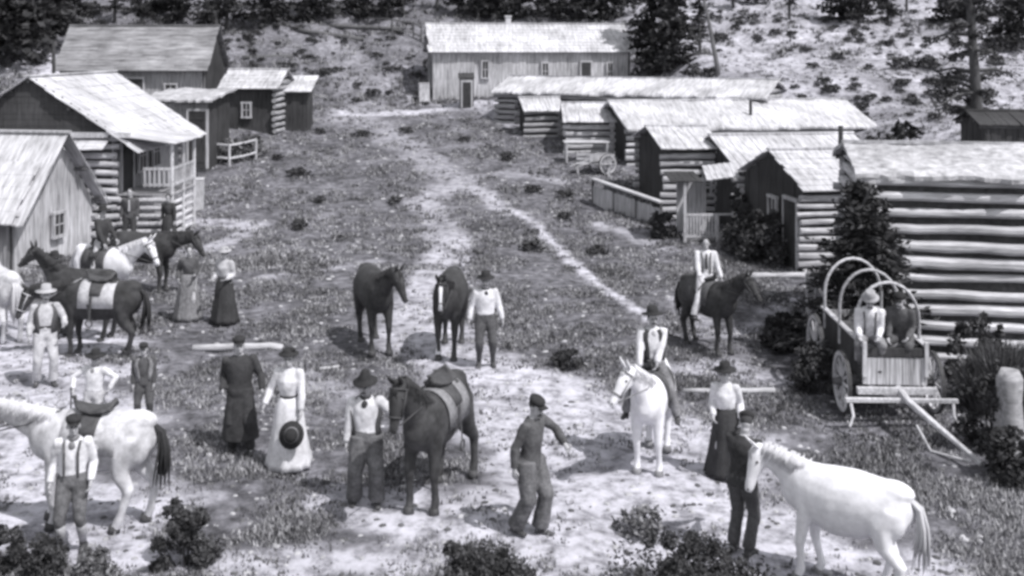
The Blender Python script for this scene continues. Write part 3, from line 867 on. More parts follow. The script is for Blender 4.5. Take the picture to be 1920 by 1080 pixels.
# hillside scrub: low dark bushes, alike
SG = "low bushes scattered over the pale hillside"; SLB = "low dark bush among many on the pale hillside"
SV = [shrub_meshes(s, .5, .45, 150, .09, leaf_m) for s in (1, 2, 3)]
rg = random.Random(99)
def scrub(p, sc, lab=SLB, grp=SG):
    o = empty("hillside_bush", p, rg.random() * 6.28, lab, "bush", grp)
    o.scale = (sc * rg.uniform(.9, 1.7), sc * rg.uniform(.9, 1.7), sc)
    fo, st = SV[rg.randrange(3)]
    link("foliage", fo, o); link("stems", st, o)
for i in range(150):
    scrub(G(rg.uniform(1300, 1915), rg.choice([rg.uniform(20, 135), rg.uniform(20, 90), rg.uniform(150, 230)])), rg.uniform(.35, .9))
for i in range(110):
    scrub(G(rg.choice([rg.uniform(420, 590), rg.uniform(420, 800)]), rg.uniform(45, 200)), rg.uniform(.3, .7), "low grey bush on the rough slope above the head of the street", "bushes on the rough slope above the street")
for i in range(22):
    scrub(G(rg.uniform(0, 420), rg.uniform(10, 48)), rg.uniform(.6, 1.2), "low bush on the wooded slope behind the grey barn", "bushes behind the grey barn")
for px, py, sc in [(610, 140, .9), (700, 180, 1.0), (1860, 90, 1.6), (1890, 95, 1.8), (1690, 130, 1.4), (1740, 128, 1.4), (1800, 60, 1.5), (1330, 145, 1.2), (1300, 147, 1.2), (1220, 140, 1.5), (1240, 138, 1.2)]:
    scrub(G(px, py), sc)

def weeds(label, loc, seed, r, h, n):
    rg = np.random.default_rng(seed)
    a = rg.random(n) * 6.283; q = np.sqrt(rg.random(n)) * r; x = q * np.cos(a); y = q * np.sin(a)
    hh = h * (.35 + .75 * rg.random(n)) * (1 - .45 * (q / r) ** 2); lx = x * .15 + rg.normal(0, .13, n); ly = y * .15 + rg.normal(0, .13, n)
    w = .006 + .012 * rg.random(n); t = rg.random(n) * 6.283; cx, cy = np.cos(t) * w, np.sin(t) * w; z0 = np.full(n, -.08)
    p0 = np.stack([x - cx, y - cy, z0], -1); p1 = np.stack([x + cx, y + cy, z0], -1)
    p2 = np.stack([x + lx * .6 + cx, y + ly * .6 + cy, hh * .65], -1); p3 = np.stack([x + lx * .6 - cx, y + ly * .6 - cy, hh * .65], -1)
    p4 = np.stack([x + lx * 1.3, y + ly * 1.3, hh], -1)
    v1 = np.stack([p0, p1, p2, p3], 1).reshape(-1, 3); v2 = np.stack([p3, p2, p4, (p2 + p4) / 2], 1)[:, [0, 1, 3, 2]].reshape(-1, 3)
    sh = np.clip(rg.normal(.10, .08, n) + (rg.random(n) < .05) * .7, 0, 1)
    v = np.concatenate([v1, v2]); s_ = np.concatenate([np.repeat(sh, 4)] * 2)
    o = empty("tall_weeds", loc, 0, label, "weeds")
    link("stalks", mesh_np("stalks", v, np.arange(len(v)).reshape(-1, 4), s_, leaf_grey, 4), o)
    cs = [(x[i] + lx[i], y[i] + ly[i], hh[i] * .8, .09) for i in range(60)]
    v, t = leaf_cloud(rg, cs, 1100, .04, 1.2); link("foliage", mesh_np("foliage", v, np.arange(len(v)).reshape(-1, 4), t, leaf_m, 4), o)
    return o
# bushes close to the camera and in the yard
shrub("rounded dark bush at the bottom left, right of the pale horse's tail", Vector((-3.78, 12.35, -.15)), 71, .42, 1.02, 9000, .026)
shrub("low spreading dark bush at bottom centre, cut by the frame", Vector((-.33, 11.7, -.20)), 72, .68, .82, 9500, .027)
shrub("wide dark bush at the bottom edge, left of the white pony's legs", Vector((1.95, 11.7, -.24)), 73, .9, .86, 11000, .027)
shrub("small dark bush in the bottom left corner, touching the frame edge", Vector((-5.85, 12.4, -.05)), 74, .26, .60, 3400, .025)
shrub("low clump of leaves under the pale horse, in the bottom left corner", Vector((-5.35, 12.2, -.05)), 75, .32, .50, 4000, .025)
shrub("grey weedy plant at the bottom edge under the pale horse's belly", Vector((-4.75, 12.1, -.05)), 76, .38, .38, 1500, .03, leaf_grey)
for i, (px, py, r, h, l) in enumerate([(1868, 770, .42, 1.25, "tall dark weeds directly right of the wagon's front wheel"), (1860, 845, .5, 1.2, "tall dark weeds between the wagon tongue and the pale stump"),
                                     (1835, 720, .6, 1.3, "dark weeds growing against the base of the big log cabin"), (1905, 760, .6, 1.2, "dark weeds behind the pale stump at the right edge"), (1900, 900, .5, .7, "lower dark weeds at the right edge below the pale stump")]):
    (weeds(l, G(px, py), 80 + i, r * 1.1, h * .95, 2600) if i in (0, 3) else shrub(l, G(px, py), 80 + i, r, h, 5200, .04, leaf_m, cat="weeds"))
shrub("dark brush heap between the dark saddled rider and the wagon", G(1480, 655), 90, .62, .75, 2600, .06, leaf_m)
shrub("dark bush under the wagon's left wheel", G(1535, 735), 91, .55, .85, 2600, .05, leaf_m)
shrub("small dark weed clump right of the standing man in white shirt and hat", G(1062, 688), 92, .36, .34, 1600, .035, leaf_m)
shrub("straggly grey bush on the pale sand, right of the walking capped man", G(1200, 1000), 93, .40, .26, 800, .035, leaf_grey)
shrub("dark vines rambling up the front of the sharp-gabled cabin", Vector((7.15, 29.9, 0)), 95, .95, 1.55, 5200, .06, leaf_m, cat="vines")
shrub("dark bush growing in the corner between the two dark gables", Vector((7.25, 32.9, 0)), 96, .75, 1.9, 5000, .065, leaf_m)
shrub("dark bushes crowding the foot of the railed porch", Vector((6.75, 30.9, 0)), 97, .75, 1.1, 3500, .06, leaf_m)
shrub("dark bush at the low end of the plank fence", Vector((4.75, 33.9, 0)), 98, .6, .8, 2000, .07, leaf_m)
for i, (x, y, r) in enumerate([(12.6, 40.5, .8), (13.9, 40.3, .9), (15.1, 41.0, .8)]):  # bushes added as stand-ins for shade on the long cabin's front wall
    shrub("added dark bush standing in for shade under the long cabin's eave, seen over the mottled roof", Vector((x, y, gz(x, y))), 120 + i, r, 1.6, 1500, .09, leaf_m, group="dark bushes under the long cabin's eave")
for i, (px, py, r, h) in enumerate([(430, 300, .9, .9), (470, 290, .8, .8), (400, 285, .8, .9)]):
    shrub(["pale tangled brush left of the stacked rails, below the low shed", "pale tangled brush nearest the street, below the low shed", "pale tangled brush next to the tall board shed"][i], G(px, py), 100 + i, r, h, 1500, .08, leaf_grey)
GG = "grey bushes across the rough meadow"
for i, (px, py) in enumerate([(560, 240), (600, 250), (680, 255), (760, 250), (560, 330), (600, 380), (740, 380), (1000, 360), (1060, 370), (950, 300), (870, 265), (520, 300), (1120, 480), (1000, 470), (560, 430), (1060, 410)]):
    scrub(G(px, py), .55 + .05 * (i % 5), "low grey-green bush in the rough meadow between the two rows of cabins", GG)

# ------------------------------------------------------------------ fences, logs, yard furniture
def log_thing(label, a, b, r, mat, name="log", cat="log", sink=0.0):
    a = Vector(a); b = Vector(b); o = empty(name, a, 0, label, cat)
    n = 7; mb = MB(); rg = random.Random(int(abs(a.x) * 100))
    mb.tube([(b - a) * (i / n) + Vector((rg.uniform(-.03, .03), rg.uniform(-.03, .03), r * .7 + rg.uniform(-.01, .01))) for i in range(n + 1)], [r * rg.uniform(.85, 1.1) for _ in range(n + 1)], 8)
    ob = mb.build(name, mat, None, True); ob.location = a; bpy.data.objects.remove(o)
    return tag(ob, label, cat)
log_thing("white barkless log lying on the grass behind the black-coated figure", G(362, 657), G(528, 655), .075, wood_white)
log_thing("pale pole lying across the ground behind the white-bloused woman", G(1285, 737), G(1455, 737), .05, wood_white, "pole", "pole")
log_thing("pale squared timber lying below the sharp-gabled cabin", G(1405, 522), G(1515, 522), .09, wood_white, "timber", "timber")
log_thing("short pale stick on the ground, right of the white log's bush", G(598, 695), G(635, 690), .035, wood_white, "stick", "stick")
for i, (a, b, l) in enumerate([((480, 222), (560, 243), "weathered rail lying at the street's left edge below the lean-to"), ((560, 60), (680, 78), "fallen dark tree trunk sloping across the upper hillside"), ((615, 52), (745, 58), "long dark fallen trunk, topmost on the slope above the street"), ((485, 52), (545, 50), "short dark fallen trunk under the firs, upper left of the street"), ((455, 112), (550, 110), "dark log on the slope just behind the lean-to")]):
    log_thing(l, G(*a), G(*b), .16 if i else .1, wood_dark if i else wood_white)
# little log steps: rail fence up the slope
def fence(name, label, pts, h, rails, mat, r=.05):
    p0 = G(*pts[0]); o = empty(name, p0, 0, label, "fence"); W_ = [G(*p) - p0 for p in pts]
    for p in W_:
        mb = MB(); mb.tube([p + Vector((0, 0, -.2)), p + Vector((0, 0, h))], r * 1.1, 7); mb.build("post", mat, o)
    for a, b in zip(W_[:-1], W_[1:]):
        for k in range(rails):
            z = h * (.35 + .6 * k / max(1, rails - 1)); mb = MB(); mb.tube([a + Vector((0, 0, z)), a.lerp(b, .5) + Vector((0, 0, z - .03)), b + Vector((0, 0, z))], r, 7); mb.build("rail", mat, o)
fence("rail_fence", "dark rail fence running up to the left end of the board house", [(690, 62), (735, 66), (775, 72), (790, 80)], 1.1, 2, wood_dark)
fence("rail_fence", "broken pale rail fence in front of the tall board shed", [(385, 305), (430, 312), (480, 300)], .9, 2, wood_white)
# plank fence running down to the porch: board panels under a pale top rail
o = empty("plank_fence", G(1112, 380), 0, "plank fence with pale top rail sloping down to the railed porch", "fence")
A = Vector((0, 0, 0)); B = G(1240, 428) - G(1112, 380)
mb = MB(); n = 24
for i in range(n):
    a = A.lerp(B, (i + .06) / n); b = A.lerp(B, (i + .94) / n)
    h = .62 + RND.uniform(-.03, .03)
    mb.prism([a + Vector((0, 0, -.1)), b + Vector((0, 0, -.1)), b + Vector((0, 0, h)), a + Vector((0, 0, h))], (.02, .03, 0))
mb.build("board_panel", board_light, o)
mb = MB(); mb.beam(A + Vector((0, -.02, .86)), B + Vector((0, -.02, .86)), .22, .06); mb.build("top_rail", wood_white, o)
for t in (0, .33, .66, 1):
    mb = MB(); p = A.lerp(B, t); mb.beam(p + Vector((0, .06, -.2)), p + Vector((0, .06, .84)), .09, .09); mb.build("post", wood_dark, o)
# railed porch
pp = Vector((5.35, 33.0, gz(5.35, 33.0)))
o = empty("railed_porch", pp, D2R(2), "little porch with white balusters and tall corner post below the small log cabin", "porch")
mb = MB()
for i in range(9): mb.box((.12 + i * .185, .55, .1), (.175, 1.1, .05), jit=.004)
mb.build("floor", board_mid, o)
mb = MB(); mb.beam((.0, .0, -.3), (.0, .0, 1.85), .08, .08); mb.build("post", white_paint, o)
mb = MB(); mb.beam((1.0, .02, -.3), (1.0, .02, .9), .07, .07); mb.build("post", white_paint, o)
mb = MB(); mb.beam((0, 0, .86), (1.6, .1, .86), .06, .06); mb.beam((0, 0, .18), (1.1, .06, .18), .05, .05)
for i in range(11): mb.box((.09 + i * .095, .01, .52), (.045, .025, .64))
mb.build("railing", white_paint, o)
mb = MB()
for i in range(5): mb.beam((-.35 + i * .2, -.1, 1.9), (-.35 + i * .2, 1.3, 2.05), .19, .03, jit=.006)
mb.build("porch_roof", board_dark_and_shade, o)
mb = MB()
for i in range(6): mb.beam((.75 + i * .17, -.1, 1.95 + i * .02), (.85 + i * .17, 1.1, 2.25 + i * .02), .165, .03, jit=.004)
mb.build("awning", roof_pale, o)
mb = MB(); mb.box((.45, 1.25, .95), (.95, .04, 1.6), jit=.01); mb.build("back_boards", board_light, o)
# work table and bench, with small things, below the sagging-roofed hut
tp = Vector((2.2, 44.6, gz(2.2, 44.6)))
o = empty("work_table", tp, D2R(3), "plank-topped work table standing in front of the sagging white roof", "table")
mb = MB()
for i in range(4): mb.box((.95, .1 + i * .22, .88), (1.9, .21, .045), jit=.004)
mb.build("tabletop", white_paint, o)
for x in (.1, 1.8):
    for y in (.05, .8):
        mb = MB(); mb.beam((x, y, -.1), (x, y, .855), .08, .08); mb.build("leg", wood_white, o)
bp = Vector((2.55, 42.6, gz(2.55, 42.6)))
o = empty("bench", bp, D2R(-8), "low slatted bench on the grass before the plank-topped table", "bench")
mb = MB()
for i in range(3): mb.box((.7, i * .13, .45), (1.4, .12, .04))
mb.build("seat", wood_white, o)
for x in (.08, 1.32):
    mb = MB(); mb.beam((x, -.02, -.1), (x, .05, .43), .07, .06); mb.build("leg", wood_white, o); mb = MB(); mb.beam((x, .3, -.1), (x, .24, .43), .07, .06); mb.build("leg", wood_white, o)
mb = MB(); mb.box((.7, .36, .78), (1.4, .04, .1)); mb.box((.7, .35, .62), (1.4, .04, .08)); mb.build("backrest", wood_white, o)
def wheel(r, mb_r, mb_s, mb_h, w=.06, n=12):
    """wheel in its own xz plane, axle along y"""
    k = 36
    for a in range(k):
        t0, t1 = 2 * math.pi * a / k, 2 * math.pi * (a + 1) / k
        for ro, ri, mbx, ww in ((r, r - .018, None, w), (r - .017, r - .085, mb_r, w * .9)):
            tgt = mbx if mbx is not None else mb_h[1]
            q = [(ro, t0), (ro, t1), (ri, t1), (ri, t0)]
            tgt.prism([(rr * math.cos(t), -ww / 2, rr * math.sin(t)) for rr, t in q], (0, ww, 0))
    for a in range(n):
        t = 2 * math.pi * a / n
        mb_s.tube([(.06 * math.cos(t), 0, .06 * math.sin(t)), ((r - .08) * math.cos(t), 0, (r - .08) * math.sin(t))], [.022, .016], 6)
    mb_h[0].tube([(0, -.14, 0), (0, .0, 0), (0, .12, 0)], [.055, .085, .06], 12)
def add_wheel(root, c, r):
    a, b, c1, c2 = MB(), MB(), MB(), MB()
    wheel(r, a, b, (c1, c2))
    f = a.build("wheel", wood_white, root); f.location = c
    b.build("spokes", wood_white, f); c1.build("hub", wood_dark, f); c2.build("tyre", iron, f)
o = empty("handcart", Vector((3.55, 42.9, gz(3.55, 42.9))), D2R(30), "small two-wheeled handcart beside the slatted bench", "cart")
mb = MB(); mb.box((0, 0, .55), (1.0, .55, .05)); mb.box((0, -.27, .68), (1.0, .03, .22)); mb.box((0, .27, .68), (1.0, .03, .22)); mb.box((.49, 0, .68), (.03, .5, .22)); mb.build("tray", board_light, o)
for s in (-1, 1):
    add_wheel(o, (.1, s * .38, .42), .42)
    mb = MB(); mb.tube([(-.5, s * .22, .55), (-1.3, s * .22, .35)], .025, 7); mb.build("shaft", wood_white, o)
# slab added as the sunlit log-end strip at the big log cabin's corner
for i, (a, b, l) in enumerate([((7.62, 20.15, 0), (6.98, 20.72, 3.45), "pale slab added in place of lit log ends at the near corner of the big log cabin")]):
    mb = MB(); mb.beam(Vector(a) + Vector((0, 0, gz(a[0], a[1]) - .05)), b, .20, .06, jit=.03, up=(.2, -1, .3)); tag(mb.build("slab", log_light), l, "slab")
# pole pile left of the wagon hoops
pg = G(1528, 612)
PG = "pale poles stacked upright left of the wagon"
for i in range(7):
    a = pg + Vector((RND.uniform(-.22, .22), RND.uniform(-.2, .2), -.05)); b = pg + Vector((RND.uniform(-.2, .12), RND.uniform(-.1, .2), RND.uniform(.95, 1.3)))
    mb = MB(); mb.tube([a, a.lerp(b, .5) + Vector((RND.uniform(-.04, .04), 0, 0)), b], [.05, .04, .03], 7)
    tag(mb.build("pole", wood_white), "pale crooked pole standing in the bundle left of the wagon hoops", "pole", PG)
# weathered stump at right edge
sp = G(1893, 858); mb = MB()
mb.lathe([(.36, -.1), (.30, .08), (.22, .35), (.17, .8), (.19, 1.15), (.12, 1.30), (.03, 1.18)], 18, wob=lambda a, t: .12 * math.sin(3 * a + 2 * t) + .06 * math.sin(7 * a))
ob = mb.build("stump", log_grey, None, True); ob.location = sp; tag(ob, "tall pale stump with flared foot at the right edge of the yard", "stump")

# ------------------------------------------------------------------ wagon
wl = Vector((6.20, 18.42, 0)); wl.z = gz(wl.x, wl.y)
WAG = empty("covered_wagon", wl, D2R(-92), "farm wagon with bare hoops and white front board, tongue resting on the ground", "wagon")
BW, BL, Z0, Z1 = .98, 2.5, .62, 1.15      # forward is +x
mb = MB(); mb.box((0, 0, Z0), (BL, BW, .05)); mb.build("bed", board_dark_and_shade, WAG)
for s in (-1, 1):
    mb = MB(); mb.box((0, s * BW / 2, (Z0 + Z1) / 2), (BL, .035, Z1 - Z0), jit=.006); mb.box((0, s * (BW / 2 + .005), Z1 + .01), (BL + .04, .07, .04)); ob = mb.build("side_panel", [board_dark_and_shade], WAG)
    mb = MB(); mb.box((0, s * (BW / 2 + .002), Z1 + .045), (BL + .05, .09, .03)); mb.build("side_rail", wood_white, WAG)
mb = MB(); mb.box((BL / 2 + .02, 0, (Z0 + Z1) / 2 - .1), (.04, BW + .03, Z1 - Z0 - .1), jit=.005); mb.build("front_board", board_light, WAG)
mb = MB(); mb.box((BL / 2 + .03, 0, Z1 - .06), (.05, BW + .02, .13)); mb.build("footboard", board_dark_and_shade, WAG)
for s in (-1, 1):
    mb = MB(); mb.box((BL / 2 + .05, s * BW / 2, .98), (.06, .06, .55)); mb.build("corner_post", white_paint, WAG)
mb = MB(); mb.box((-BL / 2, 0, (Z0 + Z1) / 2), (.035, BW, Z1 - Z0)); mb.build("tailboard", board_mid, WAG)
for i, x in enumerate((BL / 2 - .35, -.1, -BL / 2 + .15)):
    mb = MB(); hgt_ = .98
    pts = [(x, -BW / 2 - .02, Z1 - .3), (x, -BW / 2 - .02, Z1 + .35)]
    for k in range(1, 12):
        a = math.pi * k / 12; pts.append((x, -(BW / 2 + .02) * math.cos(a), Z1 + .35 + (hgt_ - .35) * math.sin(a)))
    pts += [(x, BW / 2 + .02, Z1 + .35), (x, BW / 2 + .02, Z1 - .3)]
    mb.tube(pts, (.042, .026), 8, ref=(1, 0, 0)); mb.build("hoop", wood_white, WAG)
mb = MB()
mb.box((BL / 2 - .42, 0, Z1 - .03), (.36, BW - .06, .05)); mb.box((BL / 2 - .6, 0, Z1 + .1), (.04, BW - .06, .26)); mb.box((BL / 2 - .42, -BW / 2 + .1, Z1 - .3), (.3, .05, .5)); mb.box((BL / 2 - .42, BW / 2 - .1, Z1 - .3), (.3, .05, .5))
mb.build("seat", board_mid, WAG)
for x, r in ((BL / 2 - .35, .5), (-BL / 2 + .4, .58)):
    for s in (-1, 1): add_wheel(WAG, (x, s * .74, r), r)
    mb = MB(); mb.tube([(x, -.82, r), (x, .82, r)], .045, 8); mb.box((x, 0, r + .06), (.12, 1.25, .1)); mb.build("axle", wood_dark, WAG)
mb = MB(); mb.box((BL / 2 + .12, 0, .50), (.10, 1.25, .10), jit=.006); mb.build("bolster", wood_white, WAG)
mb = MB(); mb.box((BL / 2 + .35, .0, .42), (.07, 1.75, .06), jit=.004); mb.build("doubletree", wood_white, WAG)
for s in (-1, 1):
    mb = MB(); mb.tube([(BL / 2 + .35, s * .8, .40), (BL / 2 + .45, s * .78, .2), (BL / 2 + .5, s * .85, .05)], [.025, .022, .02], 6); mb.build("singletree", wood_white, WAG)
mb = MB(); mb.tube([(BL / 2 - .1, .05, .52), (BL / 2 + .5, .05, .46), (BL / 2 + 1.9, .62, .03)], [.06, .055, .035], 8); mb.build("tongue", wood_white, WAG)
mb = MB(); mb.tube([(BL / 2 + .9, .05, .22), (BL / 2 + 1.5, .05, .06), (BL / 2 + 1.8, .52, .02)], .018, 6); mb.build("chain", wood_white, WAG)
cv = MB(); cv.box((-.5, .05, .84), (1.1, .8, .38), jit=.06)
cm = union(cv, "canvas_bundle", cloth_dark, .05, 3, .03, 5)
ob = link("canvas_bundle", cm); ob.location = wl; ob.rotation_euler = (0, 0, D2R(-92)); tag(ob, "dark canvas bundle lying in the wagon bed", "bundle")
# ------------------------------------------------------------------ people
def ik(a, t, l1, l2, pole):
    a = Vector(a); t = Vector(t); d = t - a; L = min(d.length, (l1 + l2) * .998); d = d.normalized()
    t2 = a + d * L
    q = (l1 * l1 - l2 * l2 + L * L) / (2 * L); h = math.sqrt(max(0, l1 * l1 - q * q))
    p = Vector(pole); p = p - d * p.dot(d)
    if p.length < 1e-4: p = Vector((0, -1, 0)) - d * d.y * -1
    p.normalize()
    return a + d * q + p * h, t2

def person(label, loc, yaw, h, outfit, hands=None, feet=None, lean=0, roll=0, twist=0, head=(0, 0), pelvis=(0, 0, 0), hip_z=.95, poles=None, vox=.016, build_=1.0, knees=None, seed=0, curl=.8, name="person", seated=False):
    """faces -y before yaw; 'l' is the figure's left (+x). sizes for 1.75 m, scaled to h"""
    sc = h / 1.75
    hands = hands or {}; feet = feet or {}; poles = poles or {}; knees = knees or {}
    rg = random.Random(seed + 1)
    if not seated and hip_z == .95:
        roll += rg.uniform(-2.5, 2.5); twist += rg.uniform(-9, 9); lean += rg.uniform(-1, 4); head = (head[0] + rg.uniform(-14, 14), head[1] + rg.uniform(-3, 7))
        pelvis = (pelvis[0] + rg.uniform(-.025, .025), pelvis[1], pelvis[2] - .008)
        if 'l' not in feet: feet['l'] = (.10 + rg.uniform(0, .05), rg.uniform(-.09, .02), .085)
        if 'r' not in feet: feet['r'] = (-.10 - rg.uniform(0, .04), rg.uniform(-.02, .08), .085)
    pel = Vector((0, 0, hip_z)) + Vector(pelvis)
    RU = Euler((D2R(lean), D2R(roll), D2R(twist))).to_matrix()      # lean > 0 bends forward (towards -y)
    up = lambda x, y, z: pel + RU @ Vector((x, y, z - .95))
    female = outfit.get('female', False)
    bw = build_ * (.92 if female else 1.0)
    HZ = up(0, -.015, 1.615)
    RH = RU @ Euler((D2R(head[1]), 0, D2R(head[0]))).to_matrix()
    sh = {s: up(k * .185 * bw, 0, 1.415) for s, k in (('l', 1), ('r', -1))}
    hp = {s: pel + Vector((k * .092, 0, -.03)) for s, k in (('l', 1), ('r', -1))}
    A, Lg = {}, {}
    for s, k in (('l', 1), ('r', -1)):
        ht = Vector(hands.get(s, (k * rg.uniform(.215, .25), rg.uniform(-.12, -.02), rg.uniform(.87, .91) + pel.z - .95)))
        A[s] = (sh[s], *ik(sh[s], ht, .285, .255, poles.get(s, (k * .22, 1, -.1))))
        ft = Vector(feet.get(s, (k * .10, 0, .085)))
        Lg[s] = (hp[s], *ik(hp[s], ft, .44, .43, knees.get(s, (k * .12, -1, 0))))
    yw = D2R(yaw)
    def torso(mb, inf, lo=.90, hi=1.49, fem=female, flare=0):
        st = [(.86, .150, .105), (.92, .168, .118), (1.0, .155, .108), (1.08, .142, .10), (1.2, .160, .112), (1.31, .180, .118), (1.39, .178, .105), (1.44, .12, .085), (1.485, .062, .06)]
        if fem: st = [(.86, .165, .115), (.92, .172, .12), (1.0, .14, .10), (1.08, .112, .088), (1.2, .138, .115), (1.30, .155, .125), (1.39, .160, .095), (1.44, .105, .078), (1.485, .052, .052)]
        pts, rr = [], []
        for z, a, b in st:
            if lo - .001 <= z <= hi + .001:
                g = inf + flare * max(0, (1.05 - z)) ; pts.append(up(0, (.012 if z > 1.3 else 0), z)); rr.append((a * bw + g, b * build_ + g))
        mb.tube(pts, rr, 18, ref=tuple(RU @ Vector((1, 0, 0))))
    def arm(mb, s, inf, end=1.0, cuff=0):
        a, e, w = A[s]
        w2 = e.lerp(w, end)
        mb.tube([a + RU @ Vector(((-1 if s == 'l' else 1) * .05, 0, .005)), a, a.lerp(e, .45), e, e.lerp(w2, .35), w2], [.05 + inf, .058 + inf, .049 + inf, .040 + inf, .041 + inf, .028 + inf * .8 + cuff], 12)
        mb.ell(e, (.041 + inf,) * 3, 10, 6)
    def leg(mb, s, inf, end=1.0, cuff=0):
        a, kx, f = Lg[s]
        f2 = kx.lerp(f, end)
        mb.tube([a + Vector((0, 0, .05)), a, a.lerp(kx, .4), kx, kx.lerp(f2, .3), f2], [.092 + inf, .094 + inf, .080 + inf, .058 + inf, .057 + inf, .040 + inf + cuff], 14)
        mb.ell(kx, (.06 + inf,) * 3, 10, 6)
    # --- body: one continuous skin
    mb = MB(); torso(mb, 0)
    mb.tube([up(0, .01, 1.42), up(0, .0, 1.50), HZ + RH @ Vector((0, .01, -.05))], [.062, .056, .055], 12)
    mb.ell(HZ + RH @ Vector((0, .012, .03)), (.074, .092, .100), 14, 9, RH)
    mb.ell(HZ + RH @ Vector((0, -.022, -.045)), (.058, .066, .075), 12, 8, RH)
    for s, k in (('l', 1), ('r', -1)):
        arm(mb, s, 0); leg(mb, s, 0)
        a, kx, f = Lg[s]
        toe = f + Vector((k * .03, -.17, -.055))
        if seated and s in knees: toe = f + Vector((k * .03, -.16, -.045))
        mb.tube([f, f + Vector((0, .03, -.045))], [.045, .045], 10)
        mb.tube([f + Vector((0, .055, -.05)), f + Vector((k * .01, -.06, -.045)), toe], [(.038, .03), (.045, .03), (.035, .022)], 10, ref=(1, 0, 0))
        e, w = A[s][1], A[s][2]; d = (w - e).normalized()
        mb.tube([w - d * .02, w + d * .045, w + d * .085], [(.026, .020), (.040, .019), (.036, .016)], 10, ref=tuple(RU @ Vector((0, 1, 0))))
    ex = MB()
    ex.tube([HZ + RH @ Vector((0, -.083, .022)), HZ + RH @ Vector((0, -.112, -.022)), HZ + RH @ Vector((0, -.085, -.033))], [.010, .017, .014], 8)
    ex.tube([HZ + RH @ Vector((-.022, -.084, -.065)), HZ + RH @ Vector((.022, -.084, -.065))], [.008, .008], 6)
    for k in (-1, 1): ex.ell(HZ + RH @ Vector((k * .076, .012, .0)), (.012, .024, .034), 8, 6, RH)
    for s, k in (('l', 1), ('r', -1)):
        e, w = A[s][1], A[s][2]; d = (w - e).normalized()
        fwd = RU @ Vector((0, -1, 0)); fwd = (fwd - d * fwd.dot(d)).normalized(); sd = d.cross(fwd) * k
        pal = w + d * .085
        inw = -sd if (Vector((k, 0, 0)).dot(sd) > 0) else sd
        for i in range(4):
            off = fwd * (.030 - .02 * i); ln = (.072, .082, .076, .058)[i]
            b0 = pal + off - d * .01; b1 = b0 + d * ln * .5 + inw * .010 * curl * 2; b2 = b1 + (d * .3 + inw * .6 * curl).normalized() * ln * .5
            ex.tube([b0, b1, b2], [.0098, .0092, .0075], 7)
        t0 = w + d * .03 + fwd * .028; t1 = t0 + (d * .7 + fwd * .6).normalized() * .035; t2 = t1 + (d * .9 + inw * .5 * curl).normalized() * .03
        ex.tube([t0, t1, t2], [.013, .0115, .009], 7)
    me = union(mb, name, skin, vox, 3, extra=ex)
    root = link(name, me); root.location = loc; root.rotation_euler = (0, 0, yw); root.scale = (sc,) * 3
    tag(root, label, "person")
    def child(nm, mbx, mat, wr=.011, v=None, sm=3):
        return link(nm, union(mbx, nm, mat, v or vox * 1.1, sm, wr, 8, seed=seed * 3.1), root)
    # eyes, enlarged so their dark doubles as brow shadow
    for k in (-1, 1):
        m = MB(); m.ell(HZ + RH @ Vector((k * .030, -.078, .018)), (.017, .012, .011), 8, 6, RH); m.build("eye", hair_dark, root, True)
    o = outfit
    # hair
    if o.get('hair', 'short') != 'none':
        m = MB(); m.ell(HZ + RH @ Vector((0, .028, .048)), (.082, .088, .092), 14, 9, RH)
        if o.get('hair') == 'bun':
            m.ell(HZ + RH @ Vector((0, .10, .06)), (.05, .045, .05), 10, 7, RH); m.ell(HZ + RH @ Vector((0, .03, .055)), (.094, .092, .095), 14, 9, RH)
        child("hair", m, hair_dark, .004, .014, 2)
    if o.get('moustache'):
        m = MB(); m.tube([HZ + RH @ Vector((-.04, -.082, -.062)), HZ + RH @ Vector((0, -.098, -.045)), HZ + RH @ Vector((.04, -.082, -.062))], [.008, .015, .008], 8); m.build("moustache", hair_dark, root, True)
    if o.get('beard'):
        m = MB(); m.ell(HZ + RH @ Vector((0, -.045, -.085)), (.055, .05, .055), 12, 8, RH); m.build("beard", hair_dark, root, True)
    # hat
    ht = o.get('hat')
    if ht:
        kind, mat = ht
        m = MB(); base = HZ + RH @ Vector((0, .012, .075)); R2 = RH @ Euler((D2R(o.get('tilt', 4)), 0, 0)).to_matrix()
        if kind == 'wide':
            b = o.get('brim', .17); c = o.get('crown', .125)
            m.lathe([(.088, -.005), (b, .0), (b + .004, .012), (.098, .016), (.092, .05), (.082, c), (.05, c + .012), (.01, c - .015)], 26, base, 1, 1.12, R2, wob=lambda a, t: .05 * math.cos(2 * a) * (t < .45))
        elif kind == 'peak':
            m.lathe([(.088, -.005), (.165, -.012), (.168, .0), (.096, .014), (.085, .06), (.045, .15), (.012, .175)], 24, base, 1, 1.1, R2)
        elif kind == 'cap':
            m.lathe([(.086, -.01), (.098, .02), (.096, .05), (.06, .075), (.01, .08)], 22, base, 1, 1.12, R2)
            m.box(base + R2 @ Vector((0, -.115, -.002)), (.12, .085, .012), R2)
        elif kind == 'bonnet':
            m.lathe([(.085, -.02), (.15, .0), (.152, .014), (.095, .02), (.09, .055), (.07, .09), (.01, .10)], 22, base, 1, 1.1, R2)
            m.ell(base + R2 @ Vector((.05, -.03, .075)), (.06, .05, .04), 10, 6)
        m.build("hat", mat, root, True)
    # clothing
    lower, upper = o.get('lower'), o.get('upper')
